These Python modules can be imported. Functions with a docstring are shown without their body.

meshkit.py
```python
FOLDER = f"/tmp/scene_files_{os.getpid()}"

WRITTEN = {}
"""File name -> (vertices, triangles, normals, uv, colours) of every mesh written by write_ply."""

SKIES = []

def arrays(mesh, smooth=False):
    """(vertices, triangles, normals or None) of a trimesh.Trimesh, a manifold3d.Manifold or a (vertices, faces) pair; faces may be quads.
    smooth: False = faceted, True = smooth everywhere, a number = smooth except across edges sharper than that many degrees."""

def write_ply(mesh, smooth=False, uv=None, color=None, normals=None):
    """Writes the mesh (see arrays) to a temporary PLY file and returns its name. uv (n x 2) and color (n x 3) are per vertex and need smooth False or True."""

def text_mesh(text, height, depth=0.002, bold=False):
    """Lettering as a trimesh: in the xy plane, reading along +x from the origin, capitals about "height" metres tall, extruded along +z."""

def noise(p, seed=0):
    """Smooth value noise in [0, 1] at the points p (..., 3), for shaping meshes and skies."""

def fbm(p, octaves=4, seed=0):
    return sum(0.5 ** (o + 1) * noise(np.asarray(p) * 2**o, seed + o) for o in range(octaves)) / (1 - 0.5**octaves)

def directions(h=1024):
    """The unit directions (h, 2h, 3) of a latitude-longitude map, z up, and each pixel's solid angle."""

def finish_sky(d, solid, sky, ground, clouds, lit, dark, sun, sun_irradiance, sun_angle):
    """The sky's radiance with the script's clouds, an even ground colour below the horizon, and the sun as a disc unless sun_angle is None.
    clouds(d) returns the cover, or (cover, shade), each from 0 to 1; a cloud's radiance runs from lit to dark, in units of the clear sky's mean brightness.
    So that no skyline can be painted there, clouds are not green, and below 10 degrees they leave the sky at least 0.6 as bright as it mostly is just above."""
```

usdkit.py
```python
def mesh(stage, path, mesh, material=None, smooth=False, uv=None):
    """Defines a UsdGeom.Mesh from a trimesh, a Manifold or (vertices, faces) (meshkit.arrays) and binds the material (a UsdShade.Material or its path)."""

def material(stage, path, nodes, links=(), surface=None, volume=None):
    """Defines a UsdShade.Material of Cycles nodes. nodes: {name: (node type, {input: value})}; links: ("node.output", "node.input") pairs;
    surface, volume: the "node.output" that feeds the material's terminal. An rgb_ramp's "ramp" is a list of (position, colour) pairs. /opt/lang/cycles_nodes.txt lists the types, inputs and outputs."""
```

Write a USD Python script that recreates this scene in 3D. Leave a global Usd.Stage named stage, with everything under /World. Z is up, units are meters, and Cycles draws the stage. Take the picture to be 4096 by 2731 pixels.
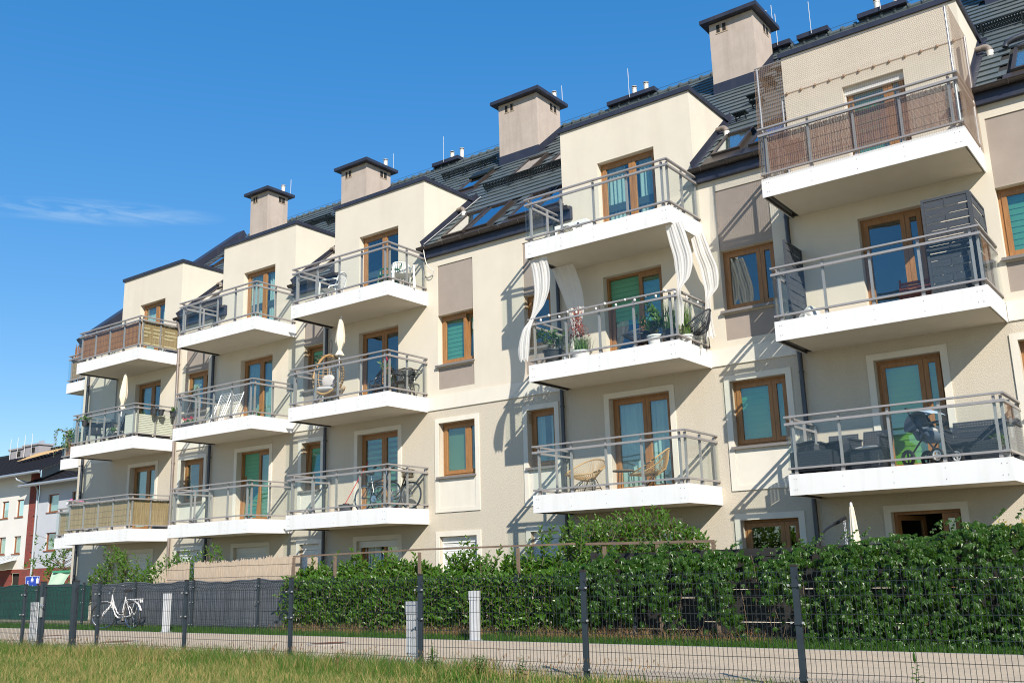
import math, numpy as np, usdkit, meshkit
from pxr import Usd, UsdGeom, UsdLux, UsdShade, Gf, Sdf, Vt
rng = np.random.default_rng(7)
stage = Usd.Stage.CreateInMemory()
UsdGeom.SetStageUpAxis(stage, 'Z')
UsdGeom.Xform.Define(stage, '/World')
UsdGeom.Scope.Define(stage, '/World/Looks')
PI = math.pi
# ------------------------------------------------------------------ camera
EZ = 1.26
YAW, PITCH, ROLL = 0.6363, 0.2301, -0.0281
cam = UsdGeom.Camera.Define(stage, '/World/camera')
_f = np.array([-math.sin(YAW)*math.cos(PITCH), math.cos(YAW)*math.cos(PITCH), math.sin(PITCH)])
_r0 = np.array([math.cos(YAW), math.sin(YAW), 0.0]); _u0 = np.cross(_r0, _f)
_r = math.cos(ROLL)*_r0 + math.sin(ROLL)*_u0; _u = -math.sin(ROLL)*_r0 + math.cos(ROLL)*_u0
cam.AddTransformOp().Set(Gf.Matrix4d(*_r, 0, *_u, 0, *(-_f), 0, 0, 0, EZ, 1))
cam.CreateHorizontalApertureAttr(36.0); cam.CreateVerticalApertureAttr(24.0)
cam.CreateFocalLengthAttr(36.0*3865.6/4096)
cam.CreateClippingRangeAttr((0.1, 2000.0))
cam.CreateExposureAttr(0.5)
# ------------------------------------------------------------------ sun and sky
LDIR = np.array([-1.87, 1.5, -1.60]); LDIR /= np.linalg.norm(LDIR)
SUN = -LDIR
sun = UsdLux.DistantLight.Define(stage, '/World/sun')
_x = np.cross([0, 0, 1.0], SUN); _x /= np.linalg.norm(_x); _y = np.cross(SUN, _x)
sun.AddTransformOp().Set(Gf.Matrix4d(*_x, 0, *_y, 0, *SUN, 0, 0, 0, 0, 1))
sun.CreateIntensityAttr(1.25); sun.CreateAngleAttr(0.53); sun.CreateColorAttr(Gf.Vec3f(1.0, 0.93, 0.82))
sun.GetPrim().CreateAttribute('inputs:normalize', Sdf.ValueTypeNames.Bool).Set(True)
_c0 = np.array([-0.824, 0.455, 0.337]); _c0 /= np.linalg.norm(_c0)
_t0 = np.cross([0, 0, 1.0], _c0); _t0 /= np.linalg.norm(_t0); _v0 = np.cross(_c0, _t0)
sky_mat = usdkit.material(stage, '/World/Looks/sky_air', {
    'sky': ('sky_texture', {'sky_type': 'single_scattering', 'sun_disc': False, 'sun_elevation': float(math.asin(SUN[2])),
                            'sun_rotation': float(math.atan2(SUN[0], SUN[1])), 'altitude': 200.0, 'air_density': 1.0, 'aerosol_density': 0.05, 'ozone_density': 3.0}),
    'gm': ('gamma', {'gamma': 0.52}),
    'hs': ('hsv', {'hue': 0.5085, 'saturation': 1.97, 'value': 2.75}),
    'tc': ('texture_coordinate', {}),
    'da': ('vector_math', {'math_type': 'dot_product', 'vector2': tuple(_t0)}),
    'db': ('vector_math', {'math_type': 'dot_product', 'vector2': tuple(_v0)}),
    'dc': ('vector_math', {'math_type': 'dot_product', 'vector2': tuple(_c0)}),
    'sa': ('math', {'math_type': 'divide', 'value2': 0.125}), 'sb': ('math', {'math_type': 'divide', 'value2': 0.013}),
    'tilt': ('math', {'math_type': 'multiply_add', 'value2': 0.06}),
    'pa': ('math', {'math_type': 'power', 'value2': 2.0}), 'pb': ('math', {'math_type': 'power', 'value2': 2.0}),
    'sum': ('math', {'math_type': 'add'}), 'inv': ('math', {'math_type': 'subtract', 'value1': 1.0, 'use_clamp': True}),
    'front': ('math', {'math_type': 'greater_than', 'value2': 0.0}),
    'xyz': ('combine_xyz', {}), 'mp': ('mapping', {'scale': (9.0, 60.0, 1.0)}),
    'nz': ('noise_texture', {'scale': 1.6, 'detail': 6.0, 'roughness': 0.62, 'distortion': 0.9}),
    'rmp': ('rgb_ramp', {'ramp': [(0.40, (0, 0, 0)), (0.72, (1, 1, 1))]}),
    'm1': ('math', {'math_type': 'multiply'}), 'm2': ('math', {'math_type': 'multiply'}), 'm3': ('math', {'math_type': 'multiply', 'value2': 0.42}),
    'mix': ('mix', {'color2': (5.2, 6.6, 7.6)}),
    'bg': ('background_shader', {'strength': 0.090})},
    [('sky.color', 'gm.color'), ('gm.color', 'hs.color'), ('tc.generated', 'da.vector1'), ('tc.generated', 'db.vector1'), ('tc.generated', 'dc.vector1'),
     ('da.value', 'sa.value1'), ('da.value', 'tilt.value1'), ('db.value', 'tilt.value3'), ('tilt.value', 'sb.value1'), ('sa.value', 'pa.value1'), ('sb.value', 'pb.value1'), ('pa.value', 'sum.value1'), ('pb.value', 'sum.value2'),
     ('sum.value', 'inv.value2'), ('dc.value', 'front.value1'), ('da.value', 'xyz.x'), ('db.value', 'xyz.y'), ('xyz.vector', 'mp.vector'),
     ('mp.vector', 'nz.vector'), ('nz.fac', 'rmp.fac'), ('inv.value', 'm1.value1'), ('rmp.color', 'm1.value2'), ('m1.value', 'm2.value1'), ('front.value', 'm2.value2'), ('m2.value', 'm3.value1'),
     ('m3.value', 'mix.fac'), ('hs.color', 'mix.color1'), ('mix.color', 'bg.color')], surface='bg.background')
dome = UsdLux.DomeLight.Define(stage, '/World/sky')
UsdShade.MaterialBindingAPI.Apply(dome.GetPrim()).Bind(sky_mat)
dome.GetPrim().SetCustomDataByKey('kind', 'structure')
dome.GetPrim().SetCustomDataByKey('label', 'deep blue summer sky with one thin wisp of cloud')

# ------------------------------------------------------------------ scene helpers
_names = {}
def numbered(parent, name):
    k = parent + '/' + name
    n = _names.get(k, 0); _names[k] = n + 1
    return k if n == 0 else f'{k}_{n:03d}'
def say(prim, label=None, cat=None, group=None, kind=None):
    for k, v in (('label', label), ('category', cat), ('group', group), ('kind', kind)):
        if v: prim.SetCustomDataByKey(k, v)
_base = {}
def thing(name, label=None, cat=None, loc=(0, 0, 0), rz=0.0, group=None, kind=None, parent='/World', world=False):
    """An Xform at the thing's base. world=True: its parts' meshes are given in world coordinates."""
    p = numbered(parent, name)
    x = UsdGeom.Xform.Define(stage, p); x.AddTranslateOp().Set(Gf.Vec3d(*map(float, loc)))
    if rz: x.AddRotateZOp().Set(math.degrees(rz))
    say(x.GetPrim(), label, cat, group, kind)
    _base[p] = np.array(loc, float) if world else None
    return p
def sub(parent, name, label=None):
    p = numbered(parent, name); x = UsdGeom.Xform.Define(stage, p); say(x.GetPrim(), label)
    _base[p] = _base.get(parent)
    return p
def put(parent, name, mesh, m, smooth=False, label=None, kind=None, cat=None, group=None):
    p = numbered(parent, name)
    if isinstance(mesh, MB): mesh = mesh.get()
    v, f = mesh
    b = _base.get(parent)
    if b is not None: v = v - b
    prim = usdkit.mesh(stage, p, (v, f), MAT[m], smooth=smooth).GetPrim()
    _base[p] = b
    say(prim, label, cat, group, kind)
    return p
def dup(src, loc, rz=0.0, label=None, group=None):
    was = stage.GetPrimAtPath(src).GetCustomData()
    p = numbered('/World', src.rsplit('/', 1)[1].rstrip('0123456789').rstrip('_'))
    x = UsdGeom.Xform.Define(stage, p)
    x.GetPrim().GetReferences().AddInternalReference(src)
    x.ClearXformOpOrder()
    x.GetPrim().SetInstanceable(True)
    x.AddTranslateOp(opSuffix='at').Set(Gf.Vec3d(*map(float, loc)))
    if rz: x.AddRotateZOp(opSuffix='turn').Set(math.degrees(rz))
    say(x.GetPrim(), label or was.get('label'), was.get('category'), group or was.get('group'))
    return p

BOXF = np.array([[0,2,1],[1,2,3],[4,5,6],[5,7,6],[0,1,4],[1,5,4],[2,6,3],[3,6,7],[0,4,2],[2,4,6],[1,3,5],[3,7,5]])
def norm(v):
    v = np.asarray(v, float); return v/max(np.linalg.norm(v), 1e-12)
class MB:
    def __init__(s): s.V, s.F, s.n = [], [], 0
    def add(s, v, f):
        v = np.asarray(v, float).reshape(-1, 3); f = np.asarray(f, int)
        if f.shape[1] == 4: f = np.vstack([f[:, [0, 1, 2]], f[:, [0, 2, 3]]])
        s.V.append(v); s.F.append(f + s.n); s.n += len(v); return s
    def get(s): return np.vstack(s.V), np.vstack(s.F)
    def box(s, x0, x1, y0, y1, z0, z1):
        x0, x1 = min(x0, x1), max(x0, x1); y0, y1 = min(y0, y1), max(y0, y1); z0, z1 = min(z0, z1), max(z0, z1)
        return s.add([(x, y, z) for z in (z0, z1) for y in (y0, y1) for x in (x0, x1)], BOXF)
    def obox(s, c, a, b, d):
        c, a, b, d = (np.asarray(q, float) for q in (c, a, b, d))
        return s.add([c + i*a + j*b + k*d for k in (-1, 1) for j in (-1, 1) for i in (-1, 1)], BOXF)
    def bar(s, p, q, w, h, up=(0, 0, 1)):
        p, q = np.asarray(p, float), np.asarray(q, float); d = norm(q-p)
        side = np.cross(d, up)
        if np.linalg.norm(side) < 1e-6: side = np.array([1.0, 0, 0])
        side = norm(side); u = np.cross(side, d)
        return s.obox((p+q)/2, (q-p)/2, side*w/2, u*h/2)
    def tube(s, pts, r, n=6, closed=False):
        P = np.asarray(pts, float); m = len(P); r = np.broadcast_to(np.asarray(r, float), (m,))
        T = np.roll(P, -1, 0)-np.roll(P, 1, 0)
        if not closed: T[0] = P[1]-P[0]; T[-1] = P[-1]-P[-2]
        T /= np.maximum(np.linalg.norm(T, axis=1, keepdims=True), 1e-9)
        a = np.cross(T[0], (0, 0, 1.0))
        if np.linalg.norm(a) < 1e-3: a = np.cross(T[0], (1.0, 0, 0))
        A = []
        for t in T:
            a = a - t*np.dot(a, t); a = norm(a); A.append(a)
        A = np.array(A); B = np.cross(T, A)
        th = np.arange(n)*2*PI/n
        V = P[:, None]+r[:, None, None]*(np.cos(th)[None, :, None]*A[:, None]+np.sin(th)[None, :, None]*B[:, None])
        F = []
        for i in range(m if closed else m-1):
            j = (i+1) % m
            for k in range(n): F.append((i*n+k, i*n+(k+1) % n, j*n+(k+1) % n, j*n+k))
        F = np.array(F); V = V.reshape(-1, 3)
        F3 = np.vstack([F[:, [0, 1, 2]], F[:, [0, 2, 3]]])
        if not closed:
            V = np.vstack([V, P[0], P[-1]])
            caps = [(m*n, (k+1) % n, k) for k in range(n)]+[(m*n+1, (m-1)*n+k, (m-1)*n+(k+1) % n) for k in range(n)]
            F3 = np.vstack([F3, caps])
        return s.add(V, F3)
    def lathe(s, prof, c=(0, 0, 0), n=14, mod=None):
        pr = np.asarray(prof, float); th = np.arange(n)*2*PI/n; m = len(pr)
        V = np.array([[(pr[i, 0]*(1 if mod is None else mod(i, t)))*math.cos(t), (pr[i, 0]*(1 if mod is None else mod(i, t)))*math.sin(t), pr[i, 1]] for i in range(m) for t in th])+np.asarray(c, float)
        F = [(i*n+k, i*n+(k+1) % n, (i+1)*n+(k+1) % n, (i+1)*n+k) for i in range(m-1) for k in range(n)]
        return s.add(V, F)
    def quad(s, a, b, c, d): return s.add([a, b, c, d], [(0, 1, 2, 3)])
    def sheet(s, G, th=0.0):
        """G: rows x columns x 3 grid of points."""
        G = np.asarray(G, float); a, b = G.shape[:2]
        F = [(i*b+j, i*b+j+1, (i+1)*b+j+1, (i+1)*b+j) for i in range(a-1) for j in range(b-1)]
        s.add(G.reshape(-1, 3), F)
        return s
    def prism(s, poly, y0, y1):
        """A convex polygon of (x, z) between y0 and y1."""
        n = len(poly); V = [(x, y0, z) for x, z in poly]+[(x, y1, z) for x, z in poly]
        F = [(0, k, k+1) for k in range(1, n-1)]+[(n, n+k+1, n+k) for k in range(1, n-1)]
        F += [q for k in range(n) for q in ((k, n+k, (k+1) % n), ((k+1) % n, n+k, n+(k+1) % n))]
        return s.add(V, F)
    def xf(s, M, t=(0, 0, 0)):
        v, f = s.get(); s.V, s.F = [v @ np.asarray(M, float).T+np.asarray(t, float)], [f]; return s
def rotm(ax, a):
    c, q = math.cos(a), math.sin(a)
    return np.array({'x': [[1, 0, 0], [0, c, -q], [0, q, c]], 'y': [[c, 0, q], [0, 1, 0], [-q, 0, c]], 'z': [[c, -q, 0], [q, c, 0], [0, 0, 1]]}[ax])
def arc(c, r, a0, a1, n, u, v):
    c, u, v = (np.asarray(q, float) for q in (c, u, v))
    return [c+r*(math.cos(t)*u+math.sin(t)*v) for t in np.linspace(a0, a1, n)]
def spline(pts, n=24):
    P = np.asarray(pts, float); t = np.linspace(0, 1, len(P)); from scipy.interpolate import CubicSpline
    return CubicSpline(t, P)(np.linspace(0, 1, n))

# ------------------------------------------------------------------ materials
MAT = {}
def mat(name, col, rough=0.6, var=None, bump=None, metal=0.0, spec=0.5, isl=None, coat=0.0, dirt=None, coord='p'):
    """var: (scale, darker factor) mottling; bump: (scale, strength, detail); isl: colours picked per piece; dirt: (scale, colour, amount)"""
    N = {'p': ('principled_bsdf', {'base_color': col, 'roughness': rough, 'metallic': metal, 'specular_ior_level': spec, 'coat_weight': coat})}
    L = []; src = None
    N['g'] = ('geometry', {}); pos = 'g.position'
    if coord == 'o': N['tc'] = ('texture_coordinate', {}); pos = 'tc.object'
    if isl:
        k = len(isl); N['ir'] = ('rgb_ramp', {'ramp': [(i/max(k-1, 1), c) for i, c in enumerate(isl)]})
        L += [('g.random_per_island', 'ir.fac')]; src = 'ir.color'
    if var:
        sc = var[0]; N['vn'] = ('noise_texture', {'scale': sc, 'detail': 5.0, 'roughness': 0.6})
        N['vr'] = ('rgb_ramp', {'ramp': [(0.3, (var[1],)*3), (0.72, (1, 1, 1))]})
        N['vm'] = ('mix', {'mix_type': 'multiply', 'fac': 1.0, 'color1': col})
        if len(var) > 2:
            N['vs'] = ('mapping', {'scale': var[2]}); L += [(pos, 'vs.vector'), ('vs.vector', 'vn.vector')]
        else: L += [(pos, 'vn.vector')]
        L += [('vn.fac', 'vr.fac'), ('vr.color', 'vm.color2')]
        if src: L += [(src, 'vm.color1')]
        src = 'vm.color'
    if dirt:
        N['ds'] = ('mapping', {'scale': (1.6, 1.6, 0.16)})
        N['dn'] = ('noise_texture', {'scale': dirt[0], 'detail': 6.0, 'roughness': 0.65})
        N['dr'] = ('rgb_ramp', {'ramp': [(0.5, (0, 0, 0)), (0.78, (dirt[2],)*3)]})
        N['dm'] = ('mix', {'color1': col, 'color2': dirt[1]})
        L += [(pos, 'ds.vector'), ('ds.vector', 'dn.vector'), ('dn.fac', 'dr.fac'), ('dr.color', 'dm.fac')]
        if src: L += [(src, 'dm.color1')]
        src = 'dm.color'
    if src: L.append((src, 'p.base_color'))
    if bump:
        N['bn'] = ('noise_texture', {'scale': bump[0], 'detail': bump[2] if len(bump) > 2 else 3.0, 'roughness': 0.6})
        N['bp'] = ('bump', {'strength': bump[1], 'distance': bump[3] if len(bump) > 3 else 0.01})
        L += [(pos, 'bn.vector'), ('bn.fac', 'bp.height'), ('bp.normal', 'p.normal')]
    MAT[name] = usdkit.material(stage, '/World/Looks/'+name, N, L, surface='p.BSDF')
def leafmat(name, cols, trans, rough=0.35, fac=0.25, spec=0.5):
    k = len(cols)
    MAT[name] = usdkit.material(stage, '/World/Looks/'+name, {
        'g': ('geometry', {}), 'ir': ('rgb_ramp', {'ramp': [(i/max(k-1, 1), c) for i, c in enumerate(cols)]}),
        'p': ('principled_bsdf', {'roughness': rough, 'specular_ior_level': spec}), 't': ('translucent_bsdf', {'color': trans}), 'm': ('mix_closure', {'fac': fac})},
        [('g.random_per_island', 'ir.fac'), ('ir.color', 'p.base_color'), ('p.BSDF', 'm.closure1'), ('t.BSDF', 'm.closure2')], surface='m.closure')
def glassmat(name, tint, refl, f0=0.045, rough=0.0, wave=0.0):
    MAT[name] = usdkit.material(stage, '/World/Looks/'+name, {
        'lw': ('layer_weight', {'blend': 0.5}), 'pw': ('math', {'math_type': 'power', 'value2': 5.0}), 'sc': ('math', {'math_type': 'multiply_add', 'value2': 1.0-f0, 'value3': f0, 'use_clamp': True}),
        'rf': ('math', {'math_type': 'multiply', 'value2': refl, 'use_clamp': True}), 't': ('transparent_bsdf', {'color': tint}),
        'gl': ('glossy_bsdf', {'color': (0.95, 0.97, 1.0), 'roughness': rough}), 'm': ('mix_closure', {}), **({'ge': ('geometry', {}), 'wn': ('noise_texture', {'scale': 1.1, 'detail': 1.0}), 'bp': ('bump', {'strength': wave, 'distance': 0.05})} if wave else {})},
        ([('ge.position', 'wn.vector'), ('wn.fac', 'bp.height'), ('bp.normal', 'gl.normal')] if wave else [])+[('lw.facing', 'pw.value1'), ('pw.value', 'sc.value1'), ('sc.value', 'rf.value1'), ('rf.value', 'm.fac'), ('t.BSDF', 'm.closure1'), ('gl.BSDF', 'm.closure2')], surface='m.closure')
mat('render_smooth', (0.635, 0.575, 0.475), 0.9, var=(1.3, 0.93), bump=(60, 0.25, 4), dirt=(1.1, (0.52, 0.46, 0.37), 0.45))
mat('render_coarse', (0.57, 0.51, 0.415), 0.95, var=(30, 0.86), bump=(60, 0.55, 4, 0.025), dirt=(1.4, (0.47, 0.41, 0.32), 0.45))
mat('band_plaster', (0.69, 0.645, 0.56), 0.85, var=(2.0, 0.92), bump=(90, 0.15), dirt=(1.8, (0.5, 0.45, 0.36), 0.25))
mat('taupe_plaster', (0.33, 0.275, 0.235), 0.9, var=(2.5, 0.88), bump=(80, 0.3))
mat('chimney_plaster', (0.45, 0.375, 0.32), 0.9, var=(2.2, 0.85), bump=(70, 0.35), dirt=(1.7, (0.27, 0.22, 0.185), 0.7))
mat('white_panel', (0.73, 0.725, 0.715), 0.5, var=(1.0, 0.96), dirt=(3.5, (0.56, 0.545, 0.515), 0.5))
mat('soffit_plaster', (0.64, 0.585, 0.49), 0.9, var=(3.0, 0.94), bump=(80, 0.15))
mat('balcony_tile', (0.42, 0.38, 0.33), 0.7, var=(6, 0.85))
mat('rail_metal', (0.37, 0.345, 0.335), 0.42, var=(9, 0.9), metal=0.35)
mat('dark_steel', (0.07, 0.065, 0.06), 0.6, var=(8, 0.7))
mat('flashing', (0.038, 0.042, 0.065), 0.42, var=(4, 0.8), metal=0.25, dirt=(3, (0.09, 0.085, 0.085), 0.35))
mat('gutter_metal', (0.075, 0.06, 0.052), 0.4, var=(6, 0.75), metal=0.4)
mat('pipe_dark', (0.06, 0.066, 0.08), 0.35, var=(5, 0.75), metal=0.45)
mat('pipe_bronze', (0.30, 0.25, 0.225), 0.4, var=(5, 0.8), metal=0.5)
mat('oak_frame', (0.50, 0.255, 0.095), 0.5, isl=[(0.37, 0.175, 0.06), (0.47, 0.235, 0.085)], var=(3.0, 0.62, (14, 14, 1.2)), bump=(40, 0.08))
mat('roof_tile', (0.12, 0.14, 0.145), 0.45, isl=[(0.095, 0.118, 0.125), (0.14, 0.165, 0.168), (0.115, 0.138, 0.14), (0.165, 0.185, 0.185)], var=(5, 0.78), bump=(120, 0.25), dirt=(9, (0.13, 0.125, 0.08), 0.35))
mat('roof_deck', (0.02, 0.02, 0.02), 0.9)
mat('black_grid', (0.012, 0.018, 0.018), 0.5, metal=0.2)
mat('flue_white', (0.66, 0.63, 0.58), 0.5, var=(8, 0.85))
mat('vent_brown', (0.26, 0.215, 0.185), 0.6, var=(20, 0.55))
mat('vent_frame', (0.42, 0.32, 0.22), 0.8, var=(30, 0.7))
mat('void_dark', (0.02, 0.017, 0.014), 0.9)
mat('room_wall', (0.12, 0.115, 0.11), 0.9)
mat('curtain_cloth', (0.62, 0.66, 0.64), 0.9)
mat('curtain_teal', (0.34, 0.46, 0.46), 0.9)
mat('blind_green', (0.11, 0.44, 0.16), 0.8)
mat('blind_lime', (0.30, 0.52, 0.04), 0.8)
mat('blind_teal', (0.13, 0.38, 0.23), 0.8)
mat('blind_dark', (0.03, 0.06, 0.055), 0.8)
mat('blind_sage', (0.17, 0.25, 0.12), 0.8)
mat('blind_cream', (0.55, 0.50, 0.38), 0.8)
mat('shutter_slats', (0.70, 0.70, 0.68), 0.5, var=(3, 0.93))
mat('grey_sill', (0.22, 0.20, 0.19), 0.5, metal=0.2)
glassmat('window_glass', (0.80, 0.895, 0.87), 2.2, 0.055, 0.0, 0.25)
glassmat('rail_glass', (0.955, 0.975, 0.968), 0.62, 0.04)
glassmat('roof_glass', (0.74, 0.83, 0.84), 2.4, 0.05)
# ------------------------------------------------------------------ ground
g = MB().quad((-400, -150, -0.03), (300, -150, -0.03), (300, 500, -0.03), (-400, 500, -0.03))
mat('soil', (0.27, 0.235, 0.135), 0.95, var=(2.5, 0.55), bump=(20, 0.5), dirt=(4, (0.20, 0.16, 0.09), 0.7))
mat('paver', (0.43, 0.365, 0.30), 0.85, isl=[(0.50, 0.41, 0.305), (0.58, 0.48, 0.365), (0.54, 0.445, 0.335), (0.63, 0.525, 0.41)], var=(9, 0.84), bump=(90, 0.3), dirt=(0.9, (0.34, 0.285, 0.22), 0.75))
mat('paver_joint', (0.30, 0.25, 0.19), 0.95)
mat('kerb_concrete', (0.40, 0.37, 0.33), 0.9, var=(8, 0.8))
say(stage.GetPrimAtPath(put('/World', 'ground', g, 'soil')), 'flat earth under the gardens and the grass', None, None, 'structure')
PY0, PY1, PX0, PX1 = 9.86, 14.02, -44.0, 1.0
path = thing('path', 'sandy concrete block path between the two wire fences', kind='structure')
put(path, 'bed', MB().box(PX0, PX1, PY0, PY1, -0.06, 0.004), 'paver_joint')
put(path, 'kerb', MB().box(PX0, PX1, PY1, PY1+0.06, -0.06, 0.02), 'kerb_concrete')
def paver_mb(x, y, h): return MB().add([(x+a, y+b, c) for c in (0.0, 0.019+h) for b in (0.003, 0.097) for a in (0.003, 0.197)], BOXF[2:])
_pv = []
for j in range(int((PY1-PY0)/0.1)):
    for i in range(int((PX1-PX0)/0.2)):
        x = PX0+i*0.2+(0.1 if j % 2 else 0); y = PY0+j*0.1+0.005
        _pv.append((x, y, rng.uniform(-0.0025, 0.0025)))
_pv.sort(key=lambda q: math.hypot(q[0]+1.0, q[1]) if q[0] < -2.6 else 1e3)
for q in _pv[:300]: put(path, 'paver', paver_mb(*q), 'paver')
_m = MB()
for q in _pv[300:]: 
    v, f = paver_mb(*q).get(); _m.add(v, f)
put(path, 'paver_field', _m, 'paver', kind='stuff')
mat('rust_iron', (0.22, 0.10, 0.055), 0.8, var=(14, 0.6), bump=(60, 0.4))
for k, (x, y, r) in enumerate([(-13.68, 12.66, 0.33), (-18.73, 11.6, 0.34), (-22.6, 12.3, 0.3)]):
    mh = thing('manhole_cover', ['round rusty manhole cover in the path behind the tall laurel fence post', 'round rusty manhole cover in the path before the white bicycle and grey cloth', 'round rusty manhole cover in the path near the green cloth fence'][k], 'manhole cover', (x, y, 0.016), group='manhole covers in the path')
    put(mh, 'lid', MB().lathe([(0, 0.016), (r*0.86, 0.016), (r*0.88, 0.008), (r*0.9, 0.016), (r, 0.012), (r, -0.02)], n=24), 'rust_iron')
    put(mh, 'frame_ring', MB().lathe([(r+0.005, 0.0), (r+0.005, 0.018), (r+0.07, 0.014), (r+0.07, -0.02)], n=24), 'kerb_concrete')
# ------------------------------------------------------------------ the apartment building
YW = 18.60; YF = 17.10; BW = 3.69
XL = dict(A=-31.15, B=-25.41, C=-20.19, D=-12.19, E=-6.50)
FL = [-0.083, 2.767, 5.617, 8.467]
ROOF0 = (18.57, 9.77); RK = 0.8707; YR = 25.3
def zroof(y): return ROOF0[1]+RK*(y-ROOF0[0])
WX0, WX1 = -33.25, 6.0
ZE = 9.60; ZD = 11.70; ZC = 5.26
bld = thing('apartment_building', 'long four storey cream apartment block with white balconies and dark tiled roof', 'apartment building', (-20, YW, 0), world=True)
DOORX = dict(A=(-29.95, -28.47), B=(-24.25, -22.74), C=(-19.07, -17.56), D=(-11.07, -9.55), E=(-5.20, -4.00))
holes = []   # x0, x1, z0, z1
doors, wins, panels = [], [], []
for s, (a, b) in DOORX.items():
    for n in range(4):
        z1 = [2.07, 4.91, 7.765, 10.605][n]
        doors.append((s, n, a, b, FL[n]+0.02, z1)); holes.append((a, b, FL[n]+0.02, z1, 0.24))
WINX = [('A1', -27.10, -25.88), ('B1', -21.34, -20.53), ('C1', -16.14, -14.95), ('C2', -13.35, -12.56), ('D1', -8.14, -6.94), ('E1', -2.71, -1.45), ('E2', 0.6, 1.8)]
for s, a, b in WINX:
    for n in range(3):
        z0, z1 = [(0.66, 2.07), (3.55, 4.91), (6.42, 7.755)][n]
        wins.append((s, n, a, b, z0, z1)); holes.append((a, b, z0, z1, 0.22))
    holes.append((a, b, 7.757, 9.12, 0.025)); holes.append((a, b, 5.78, 6.34, 0.025)); panels += [(a, b, 7.757, 9.12), (a, b, 5.78, 6.34)]
def wall_mesh(x0, x1, z0, z1, y=YW):
    m = MB(); hs = [h for h in holes if h[1] > x0 and h[0] < x1 and h[3] > z0 and h[2] < z1]
    xs = sorted({x0, x1, *[min(max(h[i], x0), x1) for h in hs for i in (0, 1)]}); zs = sorted({z0, z1, *[min(max(h[i], z0), z1) for h in hs for i in (2, 3)]})
    for k in range(len(zs)-1):
        run = None
        for i in range(len(xs)):
            solid = i < len(xs)-1 and not any(h[0] <= (xs[i]+xs[i+1])/2 <= h[1] and h[2] <= (zs[k]+zs[k+1])/2 <= h[3] for h in hs)
            if solid and run is None: run = xs[i]
            if not solid and run is not None:
                m.quad((run, y, zs[k]), (xs[i], y, zs[k]), (xs[i], y, zs[k+1]), (run, y, zs[k+1])); run = None
    for h in hs:
        a, b, c, d, t = h; c2, d2 = max(c, z0), min(d, z1)
        m.quad((a, y, c2), (a, y+t, c2), (a, y+t, d2), (a, y, d2)); m.quad((b, y, c2), (b, y, d2), (b, y+t, d2), (b, y+t, c2))
        if d <= z1: m.quad((a, y, d), (a, y+t, d), (b, y+t, d), (b, y, d))
        if c >= z0: m.quad((a, y, c), (b, y, c), (b, y+t, c), (a, y+t, c))
    return m
put(bld, 'lower_wall', wall_mesh(WX0, WX1, -0.3, ZC), 'render_coarse')
up = wall_mesh(WX0, WX1, ZC, ZE)
for s, x in XL.items():
    v, f = wall_mesh(x+0.10, x+3.60, ZE, ZD).get(); up.add(v, f)
put(bld, 'upper_wall', up, 'render_smooth')
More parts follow.
